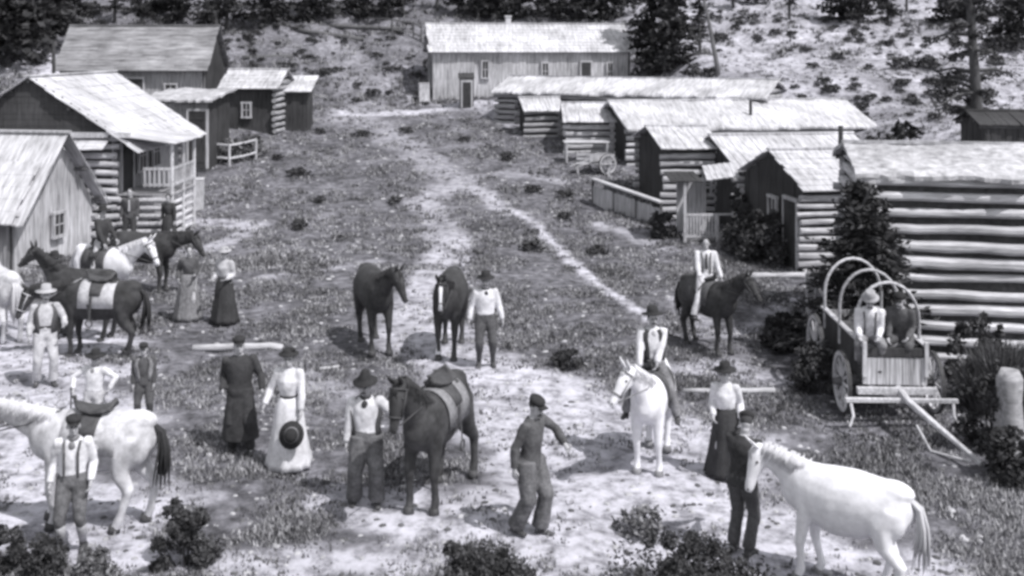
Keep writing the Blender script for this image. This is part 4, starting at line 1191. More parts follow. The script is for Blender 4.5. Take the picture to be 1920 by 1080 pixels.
    if upper:
        m = MB(); torso(m, .016 if upper[0] != 'loose' else .028, .86 if upper[0] in ('long', 'coat', 'jacket') else .98 if not female else 1.08, 1.485, flare=.10 if upper[0] == 'jacket' else 0)
        for s in 'lr': arm(m, s, .018, o.get('sleeve', .97), .006)
        if upper[0] == 'coat':
            m.tube([up(0, 0, 1.05), up(0, .0, .85), pel + Vector((0, 0, -.30)), pel + Vector((0, .01, -.72))], [(.17, .125), (.20, .14), (.235, .19), (.29, .25)], 20, ref=(1, 0, 0))
        child(o.get('upper_name', 'shirt'), m, upper[1])
    if lower:
        if lower[0] == 'skirt':
            m = MB(); n = 44; k1 = rg.uniform(0, 6)
            wr = .118 if female else .145
            zf = lower[2] if len(lower) > 2 else .03
            prof = [(wr + .012, 1.08), (wr + .045, 1.0), (wr + .085, .90), (wr + .115, .65), (wr + .155, .38), (wr + .205, .12), (wr + .22, zf)]
            m.lathe([(r, z) for r, z in prof], n, (0, 0, 0), 1, .92, None, wob=lambda a, t: (.07 * math.sin(9 * a + k1 + 2 * t) + .05 * math.sin(16 * a + k1 - t)) * t)
            lk = m.build("skirt", lower[1], root, True)
        else:
            m = MB(); torso(m, .018, .86, 1.0)
            m.tube([pel + Vector((0, 0, -.09)), pel + Vector((0, 0, .02)), up(0, 0, 1.05)], [(.155, .115), (.19, .135), (.162, .118)], 16, ref=(1, 0, 0))
            en = {'trousers': .97, 'knickers': .30, 'boots': .55}[lower[0]]
            for s in 'lr': leg(m, s, .022, en, .018 if lower[0] == 'trousers' else .004)
            child("trousers", m, lower[1])
    if o.get('chaps'):
        m = MB()
        for s in 'lr': leg(m, s, .045, .97, .03)
        child("chaps", m, o['chaps'])
    if o.get('vest'):
        n = 20; m = MB(); st = [(.96, .168, .122), (1.08, .158, .116), (1.2, .176, .128), (1.31, .196, .136), (1.40, .165, .118), (1.46, .095, .088)]
        g0 = D2R(o.get('vest_gap', 26)); vs = []; fs = []
        for z, a, b in st:
            for i in range(n + 1):
                t = -math.pi / 2 + g0 * (1 + max(0, z - 1.15) * 1.5) + (2 * math.pi - 2 * g0 * (1 + max(0, z - 1.15) * 1.5)) * i / n
                vs.append(up((a * bw + .022) * math.cos(t), (b + .022) * math.sin(t) + .01, z))
        for j in range(len(st) - 1):
            for i in range(n): q = j * (n + 1) + i; fs.append((q, q + 1, q + n + 2, q + n + 1))
        m.add(vs, fs); v = m.build("vest", o['vest'], root, True)
        sm = v.modifiers.new("thickness", 'SOLIDIFY'); sm.thickness = .012; sm.offset = 1
    if o.get('belt'):
        m = MB(); m.tube([up(0, 0, 1.045), up(0, 0, 1.095)], [(.142 * bw + .034 if not female else .112 * bw + .034, .10 + .032), (.142 * bw + .034 if not female else .112 * bw + .034, .10 + .032)], 22, ref=tuple(RU @ Vector((1, 0, 0)))); m.build("belt", o['belt'], root, True)
    if o.get('scarf'):
        m = MB(); m.tube([up(0, 0, 1.46), up(0, -.005, 1.50)], [(.085, .082), (.072, .072)], 14, ref=(1, 0, 0)); m.ell(up(0, -.10, 1.40), (.045, .025, .06), 10, 6); m.build("neckerchief", o['scarf'], root, True)
    if o.get('tie'):
        m = MB(); m.prism([up(-.02, -.155, 1.43), up(.02, -.155, 1.43), up(.03, -.165, 1.12), up(0, -.165, 1.08), up(-.03, -.165, 1.12)], RU @ Vector((0, -.01, 0))); m.build("tie", o['tie'], root)
    if o.get('braces'):
        for k in (-1, 1):
            m = MB(); pts = [up(k * .085, -.125, 1.0), up(k * .085, -.150, 1.2), up(k * .085, -.148, 1.33), up(k * .10, -.09, 1.445), up(k * .09, .06, 1.445), up(k * .05, .145, 1.25), up(k * .03, .135, 1.0)]
            m.tube(pts, (.016, .006), 8, ref=tuple(RU @ Vector((1, 0, 0)))); m.build("brace", o['braces'], root)
    # boots
    for s, k in (('l', 1), ('r', -1)):
        m = MB(); a, kx, f = Lg[s]
        topt = .42 if (lower and lower[0] in ('boots',)) else (.80 if not o.get('stockings') else .86)
        m.tube([kx.lerp(f, topt), kx.lerp(f, .9), f + Vector((0, .01, -.03))], [.058 if topt < .5 else .052, .050, .050], 12)
        m.tube([f + Vector((0, .07, -.052)), f + Vector((k * .01, -.06, -.048)), f + Vector((k * .03, -.185, -.056))], [(.042, .033), (.050, .033), (.038, .024)], 12, ref=(1, 0, 0))
        child("boot", m, o.get('boots', leather), .003, .014, 2)
        if o.get('stockings'):
            m = MB(); m.tube([kx.lerp(f, .12), kx.lerp(f, .4), kx.lerp(f, .92)], [.064, .066, .046], 12); m.build("stocking", o['stockings'], root, True)
    return root

# ------------------------------------------------------------------ horses
def horse(label, loc, yaw, h, coat, mane, neck=(35, 0), nl=.78, headp=(-52, 0), feet=None, sock=None, blaze=False, bridle=None, tailm=None, vox=.026, seed=0, girth=1.0, cat="horse", hoofm=None):
    """faces +x before yaw (degrees); neck/head = (pitch, sideways); withers 1.50 m scaled to h"""
    sc = h / 1.50; feet = feet or {}
    def direc(p, y): return Vector((math.cos(D2R(p)) * math.cos(D2R(y)), math.cos(D2R(p)) * math.sin(D2R(y)), math.sin(D2R(p))))
    mb = MB()
    st = [(-.86, 1.22, .07, .10), (-.80, 1.20, .15, .20), (-.66, 1.19, .235, .285), (-.45, 1.15, .29, .345), (-.2, 1.095, .305 * girth, .375 * girth), (.1, 1.07, .305 * girth, .385 * girth), (.36, 1.10, .28, .375), (.56, 1.14, .225, .33), (.72, 1.14, .165, .26), (.80, 1.15, .09, .14)]
    mb.tube([(x, 0, z) for x, z, _, _ in st], [(a, b) for _, _, a, b in st], 20, ref=(0, 1, 0))
    mb.ell((.34, 0, 1.38), (.24, .09, .10), 12, 8)
    mb.ell((-.62, 0, 1.36), (.26, .18, .13), 12, 8)
    nd = direc(*neck); N0 = Vector((.52, 0, 1.22)); N1 = N0 + nd * nl * .51; N2 = N0 + nd * nl + Vector((0, 0, .02)); 
    side = Vector((0, 0, 1)).cross(nd).normalized()
    mb.tube([N0 - nd * .12, N0 + nd * .12, N1, N2], [(.17, .29), (.145, .25), (.10, .175), (.078, .125)], 16, ref=tuple(side))
    hy = neck[1] + headp[1]; hd = direc(headp[0], hy); hs = Vector((-math.sin(D2R(hy)), math.cos(D2R(hy)), 0)); hu = hd.cross(hs); hu = -hu if hu.z < 0 and abs(headp[0]) < 80 else hu
    if hu.dot(direc(headp[0] + 90, hy)) < 0: hu = -hu
    P0 = N2 + nd * .02
    mb.tube([P0 - hd * .07, P0 + hd * .06, P0 + hd * .20, P0 + hd * .36, P0 + hd * .50, P0 + hd * .57], [(.07, .08), (.098, .118), (.092, .118), (.066, .082), (.060, .066), (.045, .045)], 16, ref=tuple(hs))
    mb.ell(P0 + hd * .15 - hu * .06, (.085, .085, .085), 12, 8)
    FT = {}
    for s, k in (('l', 1), ('r', -1)):
        dx, dy = feet.get('f' + s, (0, 0)); X = .47
        F = Vector((X + dx, k * .155 + dy, 0)); up_ = Vector((.43, k * .16, .92)); kn = up_.lerp(F + Vector((0, 0, .0)), .5) + Vector((.035, 0, .01))
        fet = F + Vector((-.03, 0, .15))
        mb.tube([Vector((.50, k * .07, 1.24)), Vector((.48, k * .12, 1.10)), up_, up_.lerp(kn, .45), kn, kn.lerp(fet, .3), kn.lerp(fet, .75), fet, F + Vector((.01, 0, .06)), F + Vector((.02, 0, .0))], [.07, .13, .115, .088, .068, .054, .050, .060, .056, .070], 12)
        mb.ell(up_ + Vector((0, 0, .12)), (.14, .09, .2), 12, 8)
        FT['f' + s] = F
        dx, dy = feet.get('h' + s, (0, 0))
        F = Vector((-.62 + dx, k * .16 + dy, 0)); stf = Vector((-.44 + dx * .25, k * .18, .90)); hock = Vector((-.74 + dx * .8, k * .16 + dy * .7, .52)); fet = F + Vector((-.045, 0, .15))
        mb.tube([Vector((-.60, k * .06, 1.30)), Vector((-.60, k * .11, 1.15)), stf + Vector((-.06, -k * .02, .06)), stf.lerp(hock, .5) + Vector((0.02, 0, 0)), hock, hock.lerp(fet, .25), hock.lerp(fet, .8), fet, F + Vector((0, 0, .06)), F + Vector((.02, 0, 0))], [.08, .18, .165, .115, .080, .062, .053, .062, .056, .070], 12)
        mb.ell((-.57, k * .12, 1.06), (.25, .15, .28), 14, 9)
        FT['h' + s] = F
    ex = MB()
    for k in (-1, 1):
        e0 = P0 - hd * .02 + hu * .085 + hs * k * .055; e1 = e0 + (hu * .8 - hd * .45 + hs * k * .18).normalized() * .17
        ex.tube([e0, e0.lerp(e1, .45), e1], [(.034, .022), (.034, .018), (.004, .004)], 8, ref=tuple(hs))
    me = union(mb, "horse", coat, vox, 14, .005, 3, extra=ex, seed=seed)
    root = link("horse", me); root.location = loc; root.rotation_euler = (0, 0, D2R(yaw)); root.scale = (sc,) * 3
    tag(root, label, cat)
    # mane
    rg = random.Random(seed + 3); m = MB()
    for i in range(90):
        t = i / 89; b = (N0 + nd * .02).lerp(N2, t); rr = .27 * (1 - t) + .115 * t
        upn = side.cross(nd) * -1; upn = upn if upn.z > 0 else -upn
        p = b + upn * (rr - .02); k = 1 if rg.random() < .8 else -1
        for _ in range(2):
            q = rg.uniform(.04, .16)
            m.tube([p + nd * rg.uniform(-.02, .02), p + upn * .035 + side * k * .04, p + side * k * (.075 + .05 * (1 - t)) - upn * q * .6, p + side * k * (.10 + .06 * (1 - t)) - upn * q * 1.3], [.008, .010, .008, .002], 5)
    for i in range(8):
        p = P0 + hu * .10 - hd * .02; m.tube([p, p + hd * .1 + hs * rg.uniform(-.04, .04) + hu * .02, p + hd * rg.uniform(.16, .24) + hs * rg.uniform(-.06, .06) - hu * .01], [.016, .014, .003], 5)
    m.build("mane", mane, root, True)
    m = MB()
    for i in range(44):
        ox, oy = rg.uniform(-.05, .05), rg.uniform(-.07, .07); ln = rg.uniform(.45, .86)
        m.tube([(-.84, oy * .5, 1.30), (-.93 + ox * .5, oy * .8, 1.22), (-.965 + ox, oy * 1.3, 1.0), (-.955 + ox * 1.5, oy * 1.6, .8), (-.93 + ox * 2, oy * 1.3, 1.30 - ln)], [.014, .016, .014, .011, .003], 5)
    m.build("tail", tailm or mane, root, True)
    for k in (-1, 1):
        m = MB(); m.ell(P0 + hd * .155 + hu * .045 + hs * k * .088, (.018, .018, .018), 8, 6); m.build("eye", hair_dark, root, True)
    for k in (-1, 1):
        m = MB(); m.ell(P0 + hd * .53 + hu * .035 + hs * k * .045, (.016, .012, .014), 8, 6); m.build("nostril", hair_dark, root, True)
    for q, F in FT.items():
        m = MB(); m.lathe([(.075, -.01), (.068, .04), (.058, .085), (.02, .088)], 14, F + Vector((.02, 0, 0)), 1.1, 1); m.build("hoof", hoofm or leather, root, True)
    if sock:
        for q, F in FT.items():
            if q not in sock: continue
            fet = F + Vector((-.03 if q[0] == 'f' else -.045, 0, .15)); up2 = fet + (Vector((0, 0, .22)))
            m = MB(); m.tube([up2, fet + Vector((0, 0, .1)), fet, F + Vector((.01, 0, .09))], [.048, .046, .055, .052], 12); m.build("sock", coat_white, root, True)
    if blaze:
        m = MB(); m.tube([P0 + hd * .03 + hu * .115, P0 + hd * .14 + hu * .121, P0 + hd * .32 + hu * .088, P0 + hd * .50 + hu * .066], [(.018, .008), (.034, .008), (.024, .008), (.034, .010)], 10, ref=tuple(hs)); m.build("blaze", coat_white, root, True)
    if bridle:
        m = MB()
        def ringb(t, ra, rb, w): 
            c = P0 + hd * t; n = 18
            pts = [c + hs * ra * math.cos(2 * math.pi * i / n) + hu * rb * math.sin(2 * math.pi * i / n) for i in range(n + 1)]
            m.tube(pts, w, 6)
        ringb(.38, .072, .088, .011); ringb(.05, .108, .128, .011)
        for k in (-1, 1): m.tube([P0 + hd * .05 + hs * k * .108, P0 + hd * .22 + hs * k * .10, P0 + hd * .40 + hs * k * .072 - hu * .02], .011, 6)
        for k in (-1, 1): m.tube([P0 + hd * .46 + hs * k * .066 - hu * .03, N1 + side * k * .13 - nd * .1, Vector((.36, k * .05, 1.50))], .009, 6)
        m.build("bridle", bridle, root, True)
    return root

def on(root, p): 
    """world point of a place given in a figure's own metres"""
    return root.matrix_basis @ Vector(p)

def saddle(label, H, blanket, lm=leather, loops=True):
    r = empty("saddle", H.location, H.rotation_euler[2], label, "saddle"); r.scale = H.scale
    n = 14
    def drape(x0, x1, half, top, lift, name, mat):
        m = MB(); xs = [x0 + (x1 - x0) * i / 6 for i in range(7)]; vs = []; fs = []
        for x in xs:
            sp = ((x + .15) / .5) ** 2
            for j in range(n + 1):
                a = math.pi * (j / n) ; w = half
                yy = -math.cos(a) * (.295 + lift) * w; zz = 1.10 + math.sin(a) * (.345 + lift) * top + (.03 * sp)
                if j in (0, n): zz = 1.00
                vs.append(Vector((x, yy, zz)))
        for i in range(6):
            for j in range(n): q = i * (n + 1) + j; fs.append((q, q + 1, q + n + 2, q + n + 1))
        m.add(vs, fs); o = m.build(name, mat, r, True); s = o.modifiers.new("thickness", 'SOLIDIFY'); s.thickness = .02; s.offset = 1
    drape(-.42, .28, 1.03, 1.04, .012, "saddle_blanket", blanket)
    m = MB(); m.tube([(-.30, 0, 1.54), (-.22, 0, 1.51), (-.05, 0, 1.485), (.12, 0, 1.52), (.2, 0, 1.57)], [(.14, .03), (.20, .045), (.17, .045), (.14, .045), (.07, .04)], 14, ref=(0, 1, 0))
    m.tube([(-.28, -.15, 1.52), (-.32, 0, 1.62), (-.28, .15, 1.52)], [.03, .035, .03], 8); link("seat", union(m, "seat", lm, .02, 2), r)
    m = MB(); m.tube([(.19, 0, 1.55), (.23, 0, 1.64)], [.03, .022], 8); m.ell((.235, 0, 1.65), (.04, .04, .018), 10, 6); m.build("horn", lm, r, True)
    for k in (-1, 1):
        m = MB(); vs = []; fs = []
        for i in range(5):
            for j in range(6):
                a = math.pi * (.12 + .34 * j / 5); x = -.20 + .30 * i / 4 * (.7 + .3 * j / 5) + .04 * (1 - j / 5)
                vs.append((x, k * math.cos(a) * .335, 1.10 + math.sin(a) * .385))
        for i in range(4):
            for j in range(5): q = i * 6 + j; fs.append((q, q + 1, q + 7, q + 6))
        m.add(vs, fs); q_ = m.build("flap", lm, r, True); q_.modifiers.new("thickness", 'SOLIDIFY').thickness = .012
        m = MB(); m.tube([(.0, k * .33, 1.25), (.02, k * .37, .80)], (.025, .007), 6, ref=(1, 0, 0)); pts = [(.02 + .065 * math.sin(2 * math.pi * i / 12), k * .375, .73 - .07 * math.cos(2 * math.pi * i / 12)) for i in range(13)]; m.tube(pts, .014, 6); m.build("stirrup", lm, r)
    m = MB(); n2 = 20; m.tube([(.06, .315 * math.cos(math.pi * i / n2), 1.08 - .375 * math.sin(math.pi * i / n2)) for i in range(n2 + 1)], (.04, .01), 6, ref=(1, 0, 0)); m.build("girth_strap", lm, r)
    return r

def yawto(H): return math.degrees(H.rotation_euler[2]) + 90     # rider faces where the horse faces

def rider(label, H, h, outfit, hands, seatx=-.08, **kw):
    k = H.scale[0]; sc = h / 1.75
    hz = 1.50 * k / sc + .06                       # pelvis height in the rider's own scale
    loc = on(H, (seatx, 0, 0))
    ft = {s: (q * .40 * k / sc, -.10, .76 * k / sc) for s, q in (('l', 1), ('r', -1))}
    kn = {'l': (.55, -1, .35), 'r': (-.55, -1, .35)}
    return person(label, loc, yawto(H), h, outfit, hands=hands, feet=ft, knees=kn, hip_z=hz, **kw)

# --- 1 nearest: white pony at the right with its handler
p = Vector((3.70, 11.9, gz(3.70, 11.9)))
HW = horse("white pony standing at the bottom right, seen side-on facing left", p, 142, 1.34, coat_white, mane_pale, nl=.60, girth=1.1, neck=(26, 10), headp=(-72, 40), feet={'fl': (.05, 0), 'fr': (-.10, 0), 'hl': (-.02, 0), 'hr': (.22, 0)}, seed=1, vox=.02, hoofm=cloth_mid)
person("man in dark clothes with his back turned, holding the white pony's head", G(1388, 1040), 140, 1.68, {'hair': 'short', 'hat': ('cap', felt_dark), 'upper': ('jacket', cloth_black), 'upper_name': 'jacket', 'lower': ('trousers', cloth_dark), 'boots': leather, 'sleeve': .62},
       hands={'r': (.10, -.42, 1.10), 'l': (.22, -.40, 1.02)}, poles={'r': (-.8, .3, -.4), 'l': (.8, .3, -.4)}, head=(20, 25), lean=5, vox=.014, seed=2)
person("person in white blouse, dark skirt and dark hat behind the pony's handler", G(1362, 892), -12, 1.56, {'female': True, 'hair': 'bun', 'hat': ('wide', felt_dark), 'upper': ('loose', cloth_white), 'upper_name': 'blouse', 'lower': ('skirt', cloth_black), 'boots': leather},
       hands={'r': (-.20, -.16, .98), 'l': (.22, -.10, .95)}, seed=3)
# --- 2 walking man in the cap
person("man in a dark cap and work jacket striding on the pale sand, bottom centre", G(992, 1003), 52, 1.72, {'hair': 'short', 'hat': ('cap', felt_dark), 'tilt': 8, 'beard': False, 'moustache': True, 'upper': ('jacket', cloth_dark), 'upper_name': 'jacket', 'lower': ('trousers', cloth_grey), 'chaps': cloth_grey, 'boots': leather},
       hands={'l': (.36, -.30, 1.10), 'r': (-.27, .02, .90)}, poles={'l': (1, .35, -.2), 'r': (-.4, 1, 0)}, feet={'l': (.10, -.10, .085), 'r': (-.10, .14, .10)}, head=(-18, 6), lean=3, vox=.014, seed=4)
# --- 3 saddled dark horse and the man in the peaked hat
p = G(818, 932); p.z = gz(p.x, p.y)
HS = horse("dark bay horse with saddle, head towards us, beside the peaked-hat cowboy", p, -108, 1.54, coat_brown, mane_dark, neck=(44, -4), headp=(-72, 4), feet={'fl': (.02, .02), 'fr': (.06, 0), 'hl': (-.18, .06), 'hr': (.15, 0)}, bridle=leather, seed=5, vox=.022)
saddle("stock saddle on the dark bay horse beside the peaked-hat cowboy", HS, cloth_mid)
person("cowboy in a peaked dark hat and white shirt, arm stretched to the bay horse", G(688, 948), 6, 1.72, {'hair': 'short', 'hat': ('peak', felt_dark), 'moustache': True, 'upper': ('shirt', cloth_white), 'vest': cloth_dark, 'vest_gap': 48, 'lower': ('trousers', cloth_grey), 'chaps': cloth_grey, 'scarf': cloth_black, 'boots': leather},
       hands={'l': (.50, -.18, 1.34), 'r': (-.27, -.02, .86)}, poles={'l': (.3, .5, -1)}, feet={'l': (.13, -.02, .085), 'r': (-.17, .06, .085)}, vox=.014, seed=6)
# --- 4 couple
cp = person("tall figure in a long black coat, left of the woman in white", G(452, 848), 4, 1.74, {'hair': 'short', 'hat': ('cap', felt_dark), 'upper': ('coat', cloth_black), 'upper_name': 'coat', 'lower': ('trousers', cloth_black), 'boots': leather},
       hands={'l': (.34, -.16, .98), 'r': (-.25, -.12, .98)}, build_=1.1, seed=7)
wm = person("woman in a long white dress with dark belt and dark hat", G(542, 876), -4, 1.70, {'female': True, 'hair': 'bun', 'hat': ('bonnet', felt_dark), 'upper': ('loose', cloth_white), 'upper_name': 'bodice', 'lower': ('skirt', cloth_white), 'belt': cloth_black, 'boots': leather},
       hands={'r': (-.33, -.14, .96), 'l': (.24, -.20, .80)}, poles={'l': (1, .3, 0)}, seed=8)
hm = MB(); hm.lathe([(.09, 0), (.175, .0), (.178, .012), (.10, .016), (.092, .06), (.08, .11), (.01, .12)], 26, (0, 0, 0), 1, 1.1)
ho = hm.build("hat", felt_dark, None, True); hb = MB(); hb.lathe([(.101, .020), (.104, .022), (.099, .048), (.096, .048)], 26, (0, 0, 0), 1, 1.1); hb.build("hat_band", cloth_mid, ho, True); ho.location = on(wm, (.13, -.33, .60)); ho.rotation_euler = (D2R(80), D2R(12), 0); tag(ho, "dark wide-brimmed hat held against the white dress by the woman", "hat")
# --- 5 middle distance: two dark horses and the man in white shirt
p = G(702, 652); horse("black horse standing broadside-on in the middle of the street, tail raised", p, -70, 1.60, coat_dark, mane_dark, neck=(30, 10), headp=(-62, 18), feet={'fl': (.06, 0), 'hr': (.14, 0)}, seed=9)
p = G(843, 662); horse("dark horse with a white blaze facing straight at us, led by the white-shirted man", p, -93, 1.60, coat_dark, mane_dark, neck=(26, 0), headp=(-70, 0), blaze=True, feet={'fl': (.05, -.02), 'fr': (-.03, 0)}, sock=('fr',), seed=10, bridle=leather)
person("man in white shirt and dark hat standing right of the blazed horse", G(911, 686), 4, 1.74, {'hair': 'short', 'moustache': True, 'hat': ('wide', felt_dark), 'brim': .16, 'upper': ('loose', cloth_white), 'lower': ('boots', cloth_dark), 'scarf': cloth_black, 'boots': leather},
       hands={'l': (.31, -.06, .88), 'r': (-.32, -.10, .90)}, feet={'l': (.13, -.03, .085), 'r': (-.13, .0, .085)}, vox=.018, seed=11)
# --- 6 cowboy on the white horse
p = G(1222, 868)
HC = horse("white saddle horse standing three-quarters towards us, ridden by the vested cowboy", p, -106, 1.40, coat_white, mane_pale, neck=(38, -14), headp=(-52, -28), feet={'fl': (.02, .03), 'fr': (-.02, 0), 'hl': (.05, 0), 'hr': (-.1, 0)}, seed=12, vox=.022, bridle=cloth_mid, hoofm=cloth_mid)
saddle("stock saddle under the vested cowboy on the white horse", HC, cloth_dark)
rider("cowboy in dark hat and vest sitting on the white saddle horse", HC, 1.62, {'hair': 'short', 'hat': ('wide', felt_dark), 'brim': .165, 'tilt': -6, 'upper': ('loose', cloth_white), 'moustache': True, 'vest': cloth_black, 'vest_gap': 20, 'scarf': cloth_pale, 'lower': ('trousers', cloth_mid), 'boots': leather},
      {'l': (.10, -.34, 1.55), 'r': (-.16, -.30, 1.53)}, seed=13, twist=18, head=(8, 0))
# --- 7 rider on the dark horse, right
p = G(1328, 655)
HD = horse("dark horse facing right, ridden by the bareheaded man in a necktie", p, -60, 1.42, coat_dark, mane_dark, neck=(36, 0), headp=(-48, 8), feet={'fl': (.04, 0), 'hr': (.12, 0)}, seed=14, bridle=leather)
saddle("saddle under the bareheaded rider on the right", HD, cloth_dark)
rider("bareheaded rider in white shirt, dark tie and pale trousers on the dark horse", HD, 1.62, {'hair': 'short', 'upper': ('loose', cloth_white), 'tie': cloth_black, 'braces': cloth_dark, 'lower': ('trousers', cloth_white), 'boots': leather},
      {'l': (.16, -.32, 1.56), 'r': (-.30, -.16, 1.52)}, seed=15, twist=-36, head=(-6, 0), vox=.018)
# --- 8 wagon crew
def on_wagon(x, y, z): return WAG.matrix_basis @ Vector((x, y, z))
sp_ = on_wagon(BL / 2 - .40, -.28, 0)
wy = -92 + 90
sc_ = 1.68 / 1.75
person("wagon driver in white shirt hunched forward on the left of the wagon seat", sp_, wy - 14, 1.68, {'hair': 'short', 'moustache': True, 'hat': ('wide', felt_pale), 'brim': .14, 'upper': ('loose', cloth_white), 'lower': ('trousers', cloth_mid), 'braces': cloth_grey, 'boots': leather},
       hands={'l': (.12, -.42, 1.36), 'r': (-.16, -.40, 1.34)}, feet={'l': (.12, -.26, .86), 'r': (-.12, -.22, .86)}, knees={'l': (.3, -1, .8), 'r': (-.3, -1, .8)}, hip_z=(Z1 + .10) / sc_, lean=20, seed=16, vox=.018)
sp_ = on_wagon(BL / 2 - .42, .26, 0)
person("second wagon passenger in dark coat on the right of the wagon seat", sp_, wy - 30, 1.66, {'hair': 'short', 'upper': ('jacket', cloth_dark), 'upper_name': 'jacket', 'lower': ('trousers', cloth_dark), 'boots': leather, 'moustache': True, 'hat': ('cap', felt_dark)},
       hands={'l': (.16, -.36, 1.36), 'r': (-.14, -.38, 1.32)}, feet={'l': (.12, -.24, .86), 'r': (-.12, -.24, .86)}, knees={'l': (.3, -1, .8), 'r': (-.3, -1, .8)}, hip_z=(Z1 + .10) / sc_, lean=15, seed=17, vox=.018)
# --- 9 two women on the left
person("woman in a dark blouse and striped skirt, left of the pair in the meadow", G(352, 600), 14, 1.66, {'female': True, 'hair': 'bun', 'upper': ('shirt', cloth_dark), 'upper_name': 'blouse', 'lower': ('skirt', cloth_stripe), 'boots': leather},
       hands={'l': (.16, -.22, 1.08), 'r': (-.2, -.1, .98)}, seed=18, vox=.02)
person("woman in pale blouse, white cap and full black skirt, right of the pair", G(421, 606), -20, 1.66, {'female': True, 'hair': 'bun', 'hat': ('bonnet', felt_pale), 'upper': ('loose', cloth_pale), 'upper_name': 'blouse', 'lower': ('skirt', cloth_black), 'boots': leather},
       hands={'l': (.18, -.20, 1.06), 'r': (-.16, -.2, 1.06)}, seed=19, vox=.02)
# --- 10 boys
person("boy in dark suit standing with arms at his sides behind the pale horse", G(270, 796), 10, 1.30, {'hair': 'short', 'hat': ('cap', felt_dark), 'upper': ('jacket', cloth_dark), 'upper_name': 'jacket', 'lower': ('boots', cloth_dark), 'boots': leather, 'vest': cloth_mid, 'sleeve': .95}, seed=20, vox=.018)
by = person("boy in white shirt and wide dark hat behind the pale horse's back", G(178, 826), 0, 1.36, {'hair': 'short', 'scarf': cloth_mid, 'hat': ('wide', felt_dark), 'brim': .19, 'upper': ('loose', cloth_white), 'lower': ('trousers', cloth_pale), 'boots': leather},
       hands={'l': (.34, -.16, 1.06), 'r': (-.36, -.16, 1.06)}, poles={'l': (1, .2, 0), 'r': (-1, .2, 0)}, feet={'l': (.16, 0, .085), 'r': (-.16, 0, .085)}, seed=21, vox=.018)
mb = MB(); a_ = on(by, (-.40, -.26, 0)); b_2 = on(by, (-.38, -.22, 1.12)); mb.tube([a_, a_.lerp(b_2, .5) + Vector((.01, 0, 0)), b_2], [.016, .015, .012], 7); tag(mb.build("walking_stick", wood_dark), "thin upright stick in the white-shirted boy's hand", "stick")
p = Vector((-5.30, 13.45, gz(-5.30, 13.45)))
HP = horse("pale dappled horse broadside-on at the left edge, dark tail, head cut by the frame", p, 177, 1.46, coat_pale, mane_pale, neck=(20, 0), headp=(-50, 6), feet={'fl': (-.02, 0), 'fr': (.14, 0), 'hl': (.22, .04), 'hr': (-.05, 0)}, bridle=leather, tailm=mane_dark, seed=22, vox=.02, girth=1.05)
saddle("small dark saddle on the pale dappled horse", HP, cloth_pale)
person("young man in cap, white shirt, braces and knickers before the pale horse", Vector((-5.26, 12.75, gz(-5.26, 12.75))), 6, 1.62, {'hair': 'short', 'hat': ('cap', felt_dark), 'upper': ('shirt', cloth_white), 'braces': cloth_dark, 'lower': ('knickers', cloth_grey), 'stockings': cloth_pale, 'boots': leather, 'scarf': cloth_mid},
       hands={'l': (.26, -.08, .92), 'r': (-.24, -.10, .92)}, feet={'l': (.13, .04, .085), 'r': (-.10, -.06, .085)}, seed=23, vox=.014)
# --- 11 group at the left edge
p = G(185, 668)
HB = horse("dark saddled horse facing left with lowered head in the left-hand group", p, 176, 1.52, coat_dark, mane_dark, neck=(2, 10), headp=(-66, 12), feet={'fl': (.04, 0), 'hr': (.14, 0)}, bridle=cloth_pale, seed=24, blaze=True)
saddle("saddle with pale blanket on the dark horse in the left-hand group", HB, cloth_pale)
person("man in pale hat, dark vest and white trousers holding the dark saddled horse", G(83, 722), 30, 1.74, {'hair': 'short', 'moustache': True, 'hat': ('wide', felt_pale), 'upper': ('loose', cloth_pale), 'vest': cloth_dark, 'vest_gap': 30, 'lower': ('trousers', cloth_pale), 'belt': cloth_black, 'boots': leather},
       hands={'l': (.30, -.30, 1.12), 'r': (-.26, -.10, .92)}, seed=25, vox=.016)
p = Vector((-9.35, 24.5, gz(-9.35, 24.5)))
HQ = horse("pale horse facing right behind the dark saddled horse, ridden by the dark-jacketed man", p, -28, 1.56, coat_white, mane_pale, neck=(30, 8), headp=(-62, 4), feet={'fl': (.04, 0), 'hr': (.10, 0)}, seed=26, bridle=leather)
saddle("saddle under the dark-jacketed rider in the left-hand group", HQ, cloth_dark)
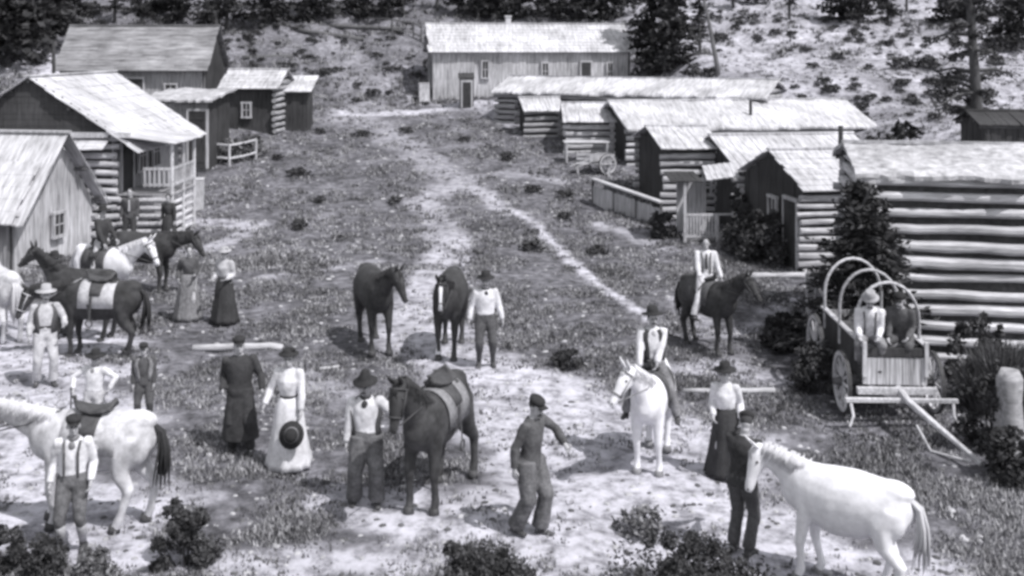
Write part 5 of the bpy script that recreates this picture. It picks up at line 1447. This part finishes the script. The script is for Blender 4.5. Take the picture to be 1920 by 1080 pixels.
rider("rider in dark jacket and wide hat looking away, left-hand group", HQ, 1.72, {'hair': 'short', 'hat': ('wide', felt_dark), 'tilt': -10, 'upper': ('jacket', cloth_black), 'upper_name': 'jacket', 'lower': ('trousers', cloth_pale), 'boots': leather},
      {'l': (.14, -.36, 1.62), 'r': (-.2, -.3, 1.62)}, seed=27, twist=10, head=(-20, 6), vox=.018)
p = Vector((-9.1, 26.5, gz(-9.1, 26.5)))
horse("dark horse with drooping head facing right, behind the pale ridden horse", p, -12, 1.5, coat_dark, mane_dark, neck=(12, 0), headp=(-60, 0), sock=(), seed=28, bridle=leather)
p = Vector((-8.95, 22.15, gz(-8.95, 22.15)))
horse("dark horse with raised head facing left, beside the near-left cabin's gable", p, 165, 1.48, coat_brown, mane_dark, neck=(42, 0), headp=(-40, 0), seed=29, bridle=leather)
person("man in dark round hat and grey coat between the horses at the left edge", Vector((-9.72, 22.8, gz(-9.72, 22.8))), 8, 1.68, {'hair': 'short', 'hat': ('wide', felt_dark), 'upper': ('jacket', cloth_mid), 'upper_name': 'jacket', 'lower': ('trousers', cloth_dark), 'boots': leather, 'scarf': cloth_pale}, seed=30, vox=.02)
p = Vector((-10.65, 22.3, gz(-10.65, 22.3)))
horse("white horse cut by the left edge of the frame, hindquarters towards us", p, 130, 1.5, coat_pale, mane_pale, neck=(30, 0), headp=(-50, 0), seed=31)
# --- 12 porch man
person("man in dark suit standing before the log crib of the raised porch", Vector((-11.62, 32.4, gz(-11.62, 32.4))), 8, 1.80, {'hair': 'short', 'upper': ('jacket', cloth_dark), 'upper_name': 'jacket', 'lower': ('trousers', cloth_black), 'boots': leather, 'tie': cloth_pale}, seed=32, vox=.02)
person("dark-dressed woman standing at the corner of the raised porch", Vector((-10.45, 32.5, gz(-10.45, 32.5))), -6, 1.64, {'female': True, 'hair': 'bun', 'upper': ('shirt', cloth_black), 'upper_name': 'blouse', 'lower': ('skirt', cloth_black), 'boots': leather}, seed=33, vox=.02)
bpy.data.scenes.remove(TMP)
